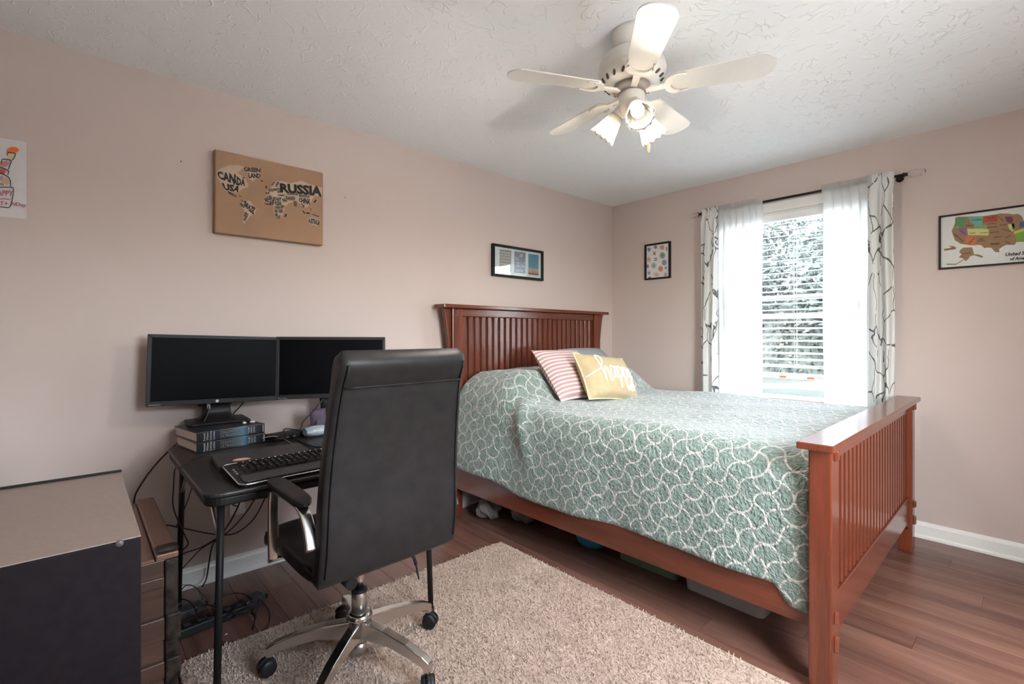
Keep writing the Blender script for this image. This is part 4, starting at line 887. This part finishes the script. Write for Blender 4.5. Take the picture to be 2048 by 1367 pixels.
# monitors
def monitor(mid, yaw, roll, base_z, label):
    """mid: centre of the screen face"""
    t = thing('computer_monitor', label, 'monitor', (mid[0] - .008 * math.sin(yaw), mid[1] + .008 * math.cos(yaw), base_z), yaw, 'pair of monitors on the desk')
    c = Matrix.Rotation(-yaw, 4, 'Z') @ (Vector(mid) - t.location)
    W_, H_ = .545, .322
    mt = Matrix.Translation(c) @ Matrix.Rotation(roll, 4, 'Y') @ Matrix.Rotation(R(-3), 4, 'X')
    def bx(n, a, b, mat, par=t, bev=.003): return MB().box(a, b).xf(mt).build(n, mat, par, bevel=bev)
    bz_ = .016
    m = MB(); o = [(-W_ / 2, -H_ / 2), (W_ / 2, -H_ / 2), (W_ / 2, H_ / 2), (-W_ / 2, H_ / 2)]; i_ = [(-W_ / 2 + bz_, -H_ / 2 + .022), (W_ / 2 - bz_, -H_ / 2 + .022), (W_ / 2 - bz_, H_ / 2 - bz_), (-W_ / 2 + bz_, H_ / 2 - bz_)]
    for k in range(4):
        j = (k + 1) % 4; q_ = [o[k], o[j], i_[j], i_[k]]; m.prism([(x, .012, z) for x, z in q_], [(x, -.006, z) for x, z in q_])
    bezel = m.xf(mt).build('bezel', M['dark_bezel'], t, bevel=.002)
    bx('screen', (-W_ / 2 + bz_, -.003, -H_ / 2 + .022), (W_ / 2 - bz_, .010, H_ / 2 - bz_), M['screen'], bev=0)
    bx('back_shell', (-W_ / 2 + .006, .0125, -H_ / 2 + .006), (W_ / 2 - .006, .04, H_ / 2 - .006), M['black_plastic'], bev=.01)
    bx('mount', (-.09, .041, -.11), (.09, .058, .06), M['black_plastic'], bev=.006)
    lg = MB().lathe([(.0065, -.0005), (.0065, .0005)], 20, mt @ Matrix.Translation((0, -.0066, -H_ / 2 + .011)) @ Matrix.Rotation(R(90), 4, 'X')).build('logo', flat((.72, .72, .72), .4), bezel)
    tx = MB(); text_quad(tx, 'hp', ((-.0042, .0048), (.0046, .0048), (.0042, -.0046), (-.0048, -.0046)), lambda a, z: mt @ Vector((a, -.0073, -H_ / 2 + .011 + z)), shear=.3); tx.build('logo_lettering', M['dark_bezel'], lg)
    tx = MB(); text_quad(tx, 'EliteDisplay', ((-W_ / 2 + .01, -H_ / 2 + .008), (-W_ / 2 + .055, -H_ / 2 + .008), (-W_ / 2 + .055, -H_ / 2 + .004), (-W_ / 2 + .01, -H_ / 2 + .004)), lambda a, z: mt @ Vector((a, -.0065, z))); tx.build('model_lettering', flat((.5, .5, .5), .5), bezel)
    m = MB(); slab(m, rrect(.25, .19, .012), .0005, .012); m.build('stand_base', M['black_plastic'], t, bevel=.004)
    cb = mt @ Vector((0, .05, -.09))
    prof = [(.03, .012), (.022, .03), (.02, .05), (.045, .09), (.068, .14), (.07, cb.z + .03)]
    def fn(u, v):
        P_ = cr([(0, a, b_) for a, b_ in prof], 4); q_ = P_[min(int(v * (len(P_) - 1)), len(P_) - 1)]; w_ = .145 - .03 * math.sin(v * math.pi)
        return (w_ * (u - .5) + cb.x * v, q_.y, q_.z)
    MB().grid(fn, 6, 16).build('stand_column', M['black_plastic'], t, solid=.03)
    MB().cyl((cb.x - .07, .05, .085), (cb.x + .07, .05, .085), .014, n=16).build('hinge', M['black_plastic'], t)
    return t
monitor((-3.29, -.125, 1.057), R(-1.6), R(1.7), BOOKTOP, 'black widescreen monitor standing on the two textbooks')
monitor((-2.78, -.236, 1.05), R(-22.5), R(.3), TZ + .0005, 'black widescreen monitor on the desk partly behind the chair')

# white earbud bits and cables' plug on the top book
for ex, ey, s_, lb in ((.075, -.075, .012, 'small white folded earbud case on the top book'), (.108, -.082, .011, 'small white oval earbud beside the earbud case')):
    p = Matrix.Translation((-3.297, -.212, 0)) @ Matrix.Rotation(R(10.5), 4, 'Z') @ Vector((ex, ey, BOOKTOP))
    m = cushion(MB(), s_ * 2, s_ * 1.3, .012, 8, 8, 0, .3).xf(Matrix.Translation((p.x, p.y, BOOKTOP + .0056)) @ Matrix.Rotation(ex * 20, 4, 'Z')); tag(m.build('earbud', M['white']), lb, 'earbud')

# laptop
lap = thing('laptop', 'closed dark grey laptop lying on the desk behind the keyboard', 'laptop', (-3.232, -.665, TZ + .0005), R(-3))
m = MB(); slab(m, rrect(.335, .235, .012), 0, .013); m.build('base', M['black_plastic'], lap, bevel=.002)
m = MB(); slab(m, rrect(.335, .235, .012), .0135, .022); m.build('lid', flat((.055, .05, .05), .35), lap, bevel=.002)
m = MB(); m.lathe([(.026, .0221), (.026, .0226)], 28, Matrix.Translation((-.085, -.045, 0)) @ Matrix.Diagonal((1.2, .8, 1, 1))); so = m.build('sticker', flat((.70, .60, .58), .5), lap)
m = MB(); m.tube([(-.085 + .0285 * math.cos(a), -.045 + .019 * math.sin(a), .0228) for a in [k * .2618 for k in range(24)]], .0012, 6, closed=True); m.build('sticker_rim', flat((.6, .1, .08), .5), so)

# keyboard
kb = thing('keyboard', 'black keyboard with silver rim and padded palm rest', 'keyboard', (-3.155, -.905, TZ + .0005), R(2.5))
KT = Matrix.Rotation(R(5.5), 4, 'X')
KW, KD = .49, .225
kbm = lambda mb: mb.xf(Matrix.Translation((0, 0, .012)) @ KT)
m = MB(); slab(m, rrect(KW, KD, .022), .0, .012); kbm(m).build('case', M['black_plastic'], kb, bevel=.003)
m = MB(); m.tube([(x, y, .0105) for x, y in rrect(KW + .002, KD + .002, .023)], .0024, 6, closed=True); kbm(m).build('silver_rim', flat((.75, .75, .75), .25, 1.0), kb)
m = MB(); slab(m, rrect(KW - .03, .066, .012), .0122, .0175); m.xf(Matrix.Translation((0, -KD / 2 + .042, 0))); kbm(m).build('palm_rest', flat((.028, .030, .034), .4), kb, bevel=.003)
key0 = None
rows = [(.092, 19, .016, .010), (.072, 20, .018, .015), (.053, 20, .018, .015), (.034, 20, .018, .015), (.015, 20, .018, .015), (-.004, 12, .030, .015)]
for yy, nk, kw, kh in rows:
    for c_ in range(nk):
        xx = -KW / 2 + .042 + (KW - .07) * (c_ + .5) / nk
        if nk == 12 and c_ in (4, 5): continue
        m = MB(); hw = (KW - .07) / nk / 2 - .0014
        m.prism([(xx - hw, yy - kh / 2, .0122), (xx + hw, yy - kh / 2, .0122), (xx + hw, yy + kh / 2, .0122), (xx - hw, yy + kh / 2, .0122)], [(xx - hw + .0022, yy - kh / 2 + .002, .0185), (xx + hw - .0022, yy - kh / 2 + .002, .0185), (xx + hw - .0022, yy + kh / 2 - .001, .0185), (xx - hw + .0022, yy + kh / 2 - .001, .0185)])
        ko = kbm(m).build('key', M['matte_black'], kb)
        if nk == 20 and (c_ * 7 + int(yy * 1000)) % 3:
            m = MB(); text_quad(m, 'QWERTYUIOPASDFGHJKLZXCVBNM1234567890'[(c_ * 3 + int(yy * 500)) % 35], ((xx - .004, yy + .004), (xx + .001, yy + .004), (xx + .001, yy - .002), (xx - .004, yy - .002)), lambda a, b_: Vector((a, b_, .0188))); kbm(m).build('legend', flat((.5, .48, .46), .6), ko)
m = MB(); xx = -KW / 2 + .042 + (KW - .07) * 5 / 12; m.box((xx - .033, -.0115, .0122), (xx + .033, .0035, .0182)); kbm(m).build('key', M['matte_black'], kb, bevel=.002)
for k in range(3): m = MB(); m.lathe([(.004, .0122), (.004, .0145)], 10, Matrix.Translation((-KW / 2 + .018, .04 - .022 * k, 0))); kbm(m).build('media_button', flat((.3, .3, .3), .4), kb)

# docking box, wrapped pack, purple pouch, white cup
dk = thing('docking_station', 'flat black docking box on the desk beside the textbooks', 'docking station', (-3.035, -.30, TZ + .0005), R(14))
MB().box((-.085, -.045, 0), (.085, .045, .026)).build('body', M['matte_black'], dk, bevel=.004)
for k in range(3): MB().box((-.06 + .035 * k, -.0458, .009), (-.046 + .035 * k, -.0452, .015)).build('port', M['chrome2'], dk)
film = noisy('blue_film', (.20, .27, .33), (.48, .55, .60), 9, .2, .6, 14, .02)
p = onZ(632, 872, TZ)
def pk(i, j):
    u, v = i * 2 - 1, j; return (p.x + .055 * u, p.y + .035 * math.cos(math.pi * 2 * v), TZ + .028 + .026 * math.sin(math.pi * 2 * v) * (1 - .35 * abs(u) ** 3))
tag(MB().grid(pk, 14, 18).build('wrapped_pack', film), 'shiny blue film-wrapped pack on the desk under the right monitor', 'packet')
p2 = onZ(628, 846, TZ + .05)
tag(cushion(MB(), .085, .115, .055, 12, 12, .03).xf(Matrix.Translation((p2.x + .045, p2.y + .065, TZ + .056)) @ Matrix.Rotation(R(80), 4, 'X')).build('pouch', noisy('purple_cloth', (.06, .042, .066), (.11, .075, .118), 20, .8, .4, 30, .01)), 'dark purple cloth pouch leaning behind the wrapped pack', 'pouch')

# cables
def cable(label, pts, r=.0032, mat=None, name='cable', parts=None):
    P_ = cr(pts, 7); o = MB().tube(P_, r, 7).build(name, mat or M['cable']); return tag(o, label, 'cable', 'cables around the desk')
def Y(px, py, y): return onY(px, py, y)
cable('black video cable curving from the left monitor down to the trunk', [Y(417, 812, -.115), Y(414, 830, -.13), Y(396, 856, -.16), Y(350, 890, -.12), Y(310, 930, -.08), Y(281, 970, -.06), Y(268, 1000, -.05), Y(266, 1060, -.06)], .0036)
a = Y(417, 812, -.112); tag(MB().box((a.x - .007, a.y - .006, a.z - .012), (a.x + .007, a.y + .006, a.z + .016)).build('cable_plug', flat((.30, .29, .28), .4), bevel=.002), 'grey plug at the lower edge of the left monitor', 'plug')
cable('short black cable dropping behind the left monitor', [Y(490, 795, -.08), Y(484, 808, -.07), Y(466, 828, -.06), Y(456, 846, -.05), Y(450, 870, -.05)])
cable('black cable rising from the desk to the right monitor', [Y(648, 795, -.22), Y(630, 818, -.22), Y(607, 842, -.22), Y(598, 860, -.24), onZ(560, 876, TZ + .03), onZ(525, 884, TZ + .005)])
cable('black cable looping in front of the right monitor stand', [Y(648, 815, -.2), Y(634, 838, -.23), Y(630, 850, -.26), onZ(605, 860, TZ + .03), onZ(575, 857, TZ + .04), onZ(568, 862, TZ + .03), onZ(590, 876, TZ + .006), onZ(625, 892, TZ + .005), onZ(650, 893, TZ + .005)], .0028)
cable('thin grey cable lying on the desk behind the laptop', [onZ(523, 876, TZ + .028), onZ(545, 872, TZ + .03), onZ(565, 876, TZ + .012), onZ(582, 886, TZ + .003)], .002, flat((.3, .28, .27), .5))
cable('thin grey cord running from the laptop over the left table edge', [onZ(414, 908, TZ + .012), onZ(385, 918, TZ + .004), onZ(362, 933, TZ + .004), Vector((-3.502, -.47, TZ - .03)), Y(347, 975, -.42), Y(346, 1010, -.40), Y(356, 1040, -.36), Y(372, 1075, -.32), Y(376, 1088, -.30), Y(360, 1105, -.28), Y(340, 1130, -.24)], .0026)
cable('black cord hanging behind the table from the back edge', [Y(386, 968, -.10), Y(372, 1010, -.10), Y(360, 1035, -.12), Y(352, 1055, -.14)], .0026)
cable('black cord stretched level along the wall under the table', [Y(318, 1048, -.05), Y(350, 1052, -.05), Y(395, 1062, -.05), Y(432, 1068, -.06), Y(470, 1066, -.10), Y(505, 1040, -.2), Y(528, 1000, -.3), Y(535, 975, -.36)], .0032)
cable('black cord slanting from the table underside to the left corner', [Y(522, 975, -.4), Y(495, 1020, -.3), Y(462, 1058, -.2), Y(435, 1075, -.15), Y(400, 1095, -.1), Y(370, 1105, -.08), Y(350, 1118, -.06)], .0030)
cable('black power cord dropping from the table to the floor by the wall', [Y(488, 985, -.42), Y(465, 1035, -.32), Y(440, 1072, -.2), Y(425, 1090, -.12), Y(418, 1125, -.07), Y(413, 1155, -.05), onZ(405, 1172, .03)], .0036)
cable('black cord angling down toward the trunk corner', [Y(440, 1075, -.16), Y(405, 1095, -.16), Y(380, 1120, -.18), Y(352, 1150, -.2)], .003)
cable('black cord from the wall outlet to the desk front', [Y(474, 1012, -.03), Y(466, 1008, -.05), Y(490, 1000, -.2), Y(535, 994, -.35)], .003)
z_ = .008
cable('black cord looping up behind the power strip', [onZ(362, 1180, .01), onZ(372, 1170, .05), onZ(388, 1172, .04), onZ(405, 1188, .02), onZ(408, 1198, .012), onZ(395, 1212, .03)], .0028, flat((.05, .05, .05), .3))
cable('black cord arching over the adapter beside the trunk', [onZ(358, 1196, .04), onZ(375, 1200, .06), onZ(388, 1212, .06), onZ(395, 1226, .05), onZ(412, 1232, .05)], .0032)
cable('coiled black cord ring on top of the square charger', [onZ(440 + 32 + 34 * math.cos(t), 1205 + 20 * math.sin(t), .052) for t in [k * .45 for k in range(15)]], .0028)
cable('thin dark cord bowing across the floor to the rug', [onZ(500, 1196, .06), onZ(520, 1196, .04), onZ(535, 1214, .005), onZ(541, 1232, .004), onZ(535, 1252, .004), onZ(516, 1268, .004)], .0022)
cable('dark cord folded in an angular loop beside the charger', [onZ(495, 1197, .05), onZ(518, 1194, .04), onZ(516, 1212, .02), onZ(513, 1230, .004), onZ(506, 1258, .004)], .0020)

cable('loose black cord coil lying on the power strip', [onZ(415 + 22 * math.cos(t), 1222 + 13 * math.sin(t), .044 + .003 * t) for t in [k * .5 for k in range(14)]], .0034)
cable('black cord doubled back between the power strip and the charger', [onZ(455, 1188, .02), onZ(440, 1196, .045), onZ(425, 1212, .05), onZ(436, 1230, .046), onZ(460, 1232, .044), onZ(472, 1216, .05)], .0032)
cable('short black cord end trailing on the floor beside the charger', [onZ(470, 1232, .03), onZ(488, 1228, .01), onZ(503, 1222, .006), onZ(512, 1232, .005)], .0042)
ps = thing('power_strip', 'black power strip on the floor among the cables', 'power strip', (-3.36, -.42, 0), R(6))
MB().box((-.15, -.03, 0), (.15, .03, .038)).build('body', M['matte_black'], ps, bevel=.006)
for k in range(5): MB().box((-.11 + .05 * k, -.012, .0382), (-.085 + .05 * k, .012, .0390)).build('socket', flat((.05, .05, .05), .4), ps)
ad = thing('power_adapter', 'square black charger brick standing by the power strip', 'charger', (-3.205, -.395, 0), R(20)); MB().box((-.045, -.03, 0), (.045, .03, .05)).build('body', flat((.035, .03, .04), .35), ad, bevel=.006); MB().box((.046, -.012, .012), (.07, .012, .032)).build('cord_grip', M['matte_black'], ad, bevel=.004)
ad = thing('power_adapter', 'grey-topped power adapter beside the wall behind the trunk', 'charger', (-3.43, -.27, 0), R(12)); MB().box((-.06, -.03, 0), (.06, .03, .034)).build('body', flat((.05, .05, .055), .3), ad, bevel=.006); MB().box((.061, -.008, .008), (.08, .008, .024)).build('cord_grip', M['matte_black'], ad, bevel=.004)
for px, py, lb in ((452, 1268, 'tiny white paper scrap on the floor in front of the power strip'), (370, 1262, 'small white tag on the floor beside the trunk'), (384, 1259, 'small white tag on the floor near the power strip')):
    p = onZ(px, py, 0); tag(MB().prism([(p.x - .005, p.y - .003, .0004), (p.x + .004, p.y - .002, .0004), (p.x + .005, p.y + .003, .0004), (p.x - .003, p.y + .002, .0004)], [(p.x - .005, p.y - .003, .0014), (p.x + .004, p.y - .002, .003), (p.x + .005, p.y + .003, .0026), (p.x - .003, p.y + .002, .0014)]).build('paper_scrap', M['white']), lb, 'scrap')

# wall outlet
ou = thing('wall_outlet', 'white wall outlet with a black plug under the table', 'outlet', (-3.18, 0, .30))
MB().box((-.036, -.006, 0), (.036, -.0003, .115)).build('cover_plate', M['trim'], ou, bevel=.003)
for zz in (.030, .070): MB().box((-.014, -.0085, zz), (.014, -.0061, zz + .026)).build('socket', M['white'], ou, bevel=.002)
tag(MB().box((-3.2, -.04, .372), (-3.168, -.0088, .398)).build('power_plug', M['matte_black'], bevel=.006), 'black plug pushed into the wall outlet under the table', 'plug')

# ================================================================== CABINET AND TRUNK
cb_ = thing('black_cabinet', 'black laminate cabinet with greyish top in the left foreground', 'cabinet', (-4.0, -1.262, 0))
MB().box((-.305, -.304, .0), (.305, .304, .8165)).build('body', M['cabinet'], cb_, bevel=.002)
MB().box((-.305, -.304, .817), (.305, .307, .82)).build('top', M['cabinet_top'], cb_, bevel=.002)
MB().box((-.307, .2955, .8205), (.307, .307, .826)).build('back_lip', M['matte_black'], cb_, bevel=.001)
p = onY(239, 1086, -1.566); MB().lathe([(.007, 0), (.006, .002), (.001, .003)], 16, Matrix.Translation((p.x + 4.0, -.3045, p.z)) @ Matrix.Rotation(R(90), 4, 'X')).build('screw_cap', flat((.09, .07, .07), .4), cb_)
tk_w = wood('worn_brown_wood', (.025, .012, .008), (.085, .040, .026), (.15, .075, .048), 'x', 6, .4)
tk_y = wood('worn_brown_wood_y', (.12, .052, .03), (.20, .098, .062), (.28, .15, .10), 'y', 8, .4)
dk_l = noisy('dark_worn_leather', (.010, .007, .006), (.055, .038, .030), 26, .5, .5, 34, .008, spec=.15)
tr_ = thing('wooden_trunk', 'worn brown wooden trunk with dark corner straps behind the black cabinet', 'trunk', (-3.85, -.555, 0))
TX, TY0, TY1, TZ1 = .30, -.34, .345, .505
MB().box((-TX, TY0, 0), (TX, TY1, TZ1)).build('body', tk_w, tr_, bevel=.004)
MB().box((TX - .056, TY0 - .008, TZ1 + .0003), (TX + .004, TY1 + .005, TZ1 + .02)).build('top_rail', tk_y, tr_, bevel=.004); MB().box((-TX - .004, TY0 - .008, TZ1 + .0003), (-TX + .056, TY1 + .005, TZ1 + .02)).build('top_rail', tk_y, tr_, bevel=.004)
MB().box((-TX + .06, TY0 + .002, TZ1 + .0003), (TX - .06, TY1, TZ1 + .007)).build('top_panel', tk_y, tr_)
for z0, z1, d in ((.42, .452, .010), (.255, .326, .018), (.134, .187, .018)): MB().box((-TX + .002, TY0 - d, z0), (TX - .034, TY0 - .0003, z1)).build('front_batten', tk_w, tr_, bevel=.003)
for s in (-1, 1):
    MB().box((s * (TX - .016) - .0165, TY0 - .012, .002), (s * (TX - .016) + .0185, TY0 - .0004, TZ1)).build('corner_strap', dk_l, tr_, bevel=.004)
    for z0, z1 in ((.25, .335), (.13, .195)): MB().box((s * (TX - .014) - .019, TY0 - .026, z0), (s * (TX - .014) + .0225, TY0 - .0125, z1)).build('batten_cap', dk_l, tr_, bevel=.006)
    o = cushion(MB(), .062, .05, .02, 10, 10, 0, .3).xf(Matrix.Translation((s * (TX - .026), TY0 + .012, TZ1 + .0305))).build('corner_pad', dk_l, tr_)

# ================================================================== OFFICE CHAIR
chair = thing('office_chair', 'black leather high-back office chair with chrome five-star base', 'chair', (-3.052, -1.13, .017), R(2))
def ch_leg(a):
    prof = [(.028, .165), (.12, .156), (.22, .136), (.29, .112), (.318, .096), (.318, .060), (.298, .060), (.294, .074), (.275, .082), (.15, .108), (.028, .105)]
    rot = Matrix.Rotation(a, 4, 'Z'); w0 = .021
    def side(s): return [rot @ Vector((r_, s * (w0 - .007 * r_ / .32), z_)) for r_, z_ in prof]
    return MB().prism(side(1), side(-1))
CA = [146, 74, 2, 290, 218]
for k, ad_ in enumerate(CA):
    a = R(ad_); ch_leg(a).build('base_leg', M['chrome'], chair, bevel=.004, seg=3)
    c = Vector((.306 * math.cos(a), .306 * math.sin(a), 0)); sw = R(ad_ + (40, 75, -60, -50, 20)[k])
    hd = Vector((math.cos(sw), math.sin(sw), 0)); wc = c + hd * .012 + Vector((0, 0, .0285)); ax = Vector((-hd.y, hd.x, 0))
    m = MB()
    for s in (-1, 1):
        mt = Matrix.Translation(wc + ax * s * .0125) @ (ax * s).to_track_quat('Z', 'Y').to_matrix().to_4x4()
        m.lathe([(.0275, -.009), (.0285, -.006), (.0285, .007), (.024, .0105), (.010, .0115)], 24, mt)
    cs_ = m.build('caster', M['black_plastic'], chair)
    m = MB(); m.tube([c + Vector((0, 0, .0605)), c + Vector((0, 0, .045))], .0055, 10); m.build('caster_stem', M['chrome2'], cs_)
    m = MB(); arc = [wc + hd * (.031 * math.cos(t)) + Vector((0, 0, .031 * math.sin(t))) for t in [R(20 + 14 * j) for j in range(11)]]
    for q_ in range(10): pass
    m.add([p + ax * .008 for p in arc] + [p - ax * .008 for p in arc], [(j, j + 1, 12 + j, 11 + j) for j in range(10)], True); m.build('caster_hood', M['black_plastic'], cs_, solid=.003)
MB().lathe([(.030, .085), (.036, .10), (.036, .165), (.045, .168), (.047, .178), (.040, .19), (.031, .194)], 28).build('base_hub', M['chrome'], chair)
MB().lathe([(.0262, .04), (.0262, .085)], 24).build('lift_foot', M['chrome2'], chair)
MB().lathe([(.0275, .194), (.0275, .268), (.026, .27)], 24).build('lift_sleeve', M['chrome2'], chair)
MB().lathe([(.0285, .266), (.0285, .274), (.018, .275)], 24).build('lift_collar', M['matte_black'], chair)
MB().lathe([(.0165, .274), (.0165, .375)], 20).build('lift_piston', M['chrome'], chair)
MB().box((-.09, -.06, .375), (.09, .12, .425)).build('tilt_mechanism', M['matte_black'], chair, bevel=.01)
MB().cyl((-.07, -.0605, .388), (-.07, -.12, .384), .02, n=16).build('tension_knob', M['black_plastic'], chair)
lv = MB(); lv.tube(cr([(.08, .02, .40), (.17, -.02, .395), (.205, -.05, .37), (.215, -.06, .335)], 5), .006, 8); lv = lv.build('height_lever', M['matte_black'], chair)
MB().prism([(.206, -.066, .345), (.216, -.050, .345), (.226, -.054, .285), (.212, -.078, .285)], [(.210, -.070, .345), (.221, -.054, .345), (.231, -.058, .285), (.217, -.082, .285)]).build('lever_paddle', M['black_plastic'], lv, bevel=.002)
def superpt(a, w_, h_, e=.35):
    c, s = math.cos(a), math.sin(a); return (w_ / 2 * math.copysign(abs(c) ** e, c), h_ / 2 * math.copysign(abs(s) ** e, s))
def loft(rings):
    m = MB(); n = len(rings[0]); vs_ = [p for r_ in rings for p in r_]
    m.add(vs_, [(j * n + k, j * n + (k + 1) % n, (j + 1) * n + (k + 1) % n, (j + 1) * n + k) for j in range(len(rings) - 1) for k in range(n)], True)
    m.add(rings[0], [tuple(range(n - 1, -1, -1))], True); m.add(rings[-1], [tuple(range(n))], True); return m
NR = 56
# seat: a thick cushion with a waterfall front
rings = []
for j in range(17):
    t = j / 16; y_ = -.205 + .47 * t; th = .085 * (1 - .55 * max(0, (t - .8) / .2) ** 2); zc = .490 + .012 * math.sin(t * 3) - .045 * max(0, (t - .75) / .25) ** 2
    sc = 1 - .10 * (2 * abs(t - .5)) ** 6
    rings.append([Vector((q_[0] * sc, y_, zc + q_[1])) for q_ in [superpt(2 * math.pi * k / NR, .485, th, .45) for k in range(NR)]])
seat = loft(rings).build('seat', M['black_leather'], chair)
for s in (-1, 1):
    m = MB(); m.tube([(s * .236, -.22 + .46 * k / 12, .503 + .012 * math.sin(k / 12 * 3)) for k in range(12)], .003, 6); m.build('seat_piping', M['black_leather'], seat)
for k in range(4):
    yy = -.12 + .09 * k; m = MB(); m.tube([(-.16 + .32 * j / 8, yy, .5345 + .008 * math.sin((yy + .235) / .5 * 3)) for j in range(9)], .0022, 5); m.build('seat_stitch', M['matte_black'], seat)
MB().box((-.17, -.10, .4255), (.17, .2, .44)).build('seat_pan', M['matte_black'], chair, bevel=.004)
# backrest: lofted, slightly reclined, with a padded roll at the top
def back_c(t):
    z_ = .471 + .691 * t; y_ = -.262 - .018 * math.sin(t * math.pi) * -1 - .075 * t ** 1.3 - .02 * math.exp(-((t - .0) / .12) ** 2) * -1
    return y_, z_
def back_w(t): return (.488 + .012 * math.sin(t * math.pi)) * (1 - .125 * t)
rings = []; NB = 34
for j in range(NB + 1):
    t = j / NB; y_, z_ = back_c(t); th = .062 + .028 * math.exp(-((t - .93) / .06) ** 2) + .01 * math.exp(-((t - .15) / .2) ** 2)
    endr = math.sqrt(max(.0, 1 - max(0, (t - .955) / .045) ** 2)) if t > .955 else (math.sqrt(max(0, 1 - ((.03 - t) / .03) ** 2)) if t < .03 else 1)
    th *= max(.12, endr); w_ = back_w(t) - .02 * (1 - endr)
    gro = .006 * math.exp(-((t - .855) / .008) ** 2)
    rings.append([Vector((q_[0], y_ + q_[1] + (gro if q_[1] < 0 and abs(q_[0]) < w_ * .46 else 0), z_)) for q_ in [superpt(2 * math.pi * k / NR, w_, th, .33) for k in range(NR)]])
back = loft(rings).build('backrest', M['black_leather'], chair)
for s in (-1, 1):
    pts = []
    for j in range(2, 33):
        t = j / NB; y_, z_ = back_c(t); th = .062 + .028 * math.exp(-((t - .93) / .06) ** 2) + .01 * math.exp(-((t - .15) / .2) ** 2)
        pts.append((s * (back_w(t) / 2 - .018), y_ - th / 2 + .0012, z_))
    m = MB(); m.tube(pts, .0026, 6); m.build('back_piping', M['black_leather'], back)
t = .855; y_, z_ = back_c(t); m = MB(); m.tube([(-back_w(t) * .46 + back_w(t) * .92 * k / 10, y_ - .0365, z_ - .004) for k in range(11)], .003, 6); m.build('headrest_seam', M['black_leather'], back)
def strip(pts, w_, th):                              # flat chrome bar bent along pts (in the y-z plane at fixed x)
    P_ = cr(pts, 6); rg = []
    for i, p_ in enumerate(P_):
        t_ = (P_[min(i + 1, len(P_) - 1)] - P_[max(i - 1, 0)]).normalized(); nrm = Vector((1, 0, 0)); bn = t_.cross(nrm).normalized()
        rg.append([p_ + nrm * q_[0] + bn * q_[1] for q_ in [superpt(2 * math.pi * k / 20, w_, th, .5) for k in range(20)]])
    return loft(rg)
for s in (-1, 1):
    X_ = s * .252
    ar = strip([(X_, .070, .462), (X_, .074, .52), (X_, .076, .60), (X_, .072, .672), (X_, .045, .700), (X_, -.04, .702), (X_, -.15, .700), (X_, -.20, .685), (X_, -.232, .64), (X_, -.25, .598)], .034, .014).build('armrest', M['chrome'], chair)
    m = MB(); m.cyl((X_ + s * .017, .070, .462), (X_ - s * .045, .070, .462), .008, n=12); m.build('armrest_bolt', M['chrome'], ar)
    m = MB(); m.cyl((X_ + s * .017, -.245, .598), (X_ - s * .04, -.247, .598), .008, n=12); m.build('armrest_bolt', M['chrome'], ar)
    rg = []
    for j in range(13):
        t = j / 12; y_ = .086 - .30 * t; e_ = (1 - (2 * abs(t - .5)) ** 8) ** .5 if 0 < t < 1 else .15
        rg.append([Vector((X_ + q_[0], y_, .722 + q_[1] - .008 * t ** 3)) for q_ in [superpt(2 * math.pi * k / 24, .054 * max(.3, e_), .030 * max(.3, e_), .45) for k in range(24)]])
    loft(rg).build('arm_pad', M['black_leather'], chair)
for o in chair.children:
    if o.name.split('.')[0] in ('base_leg', 'caster', 'base_hub', 'lift_foot', 'lift_sleeve', 'lift_collar', 'lift_piston'): o.location = (.034, .036, 0)
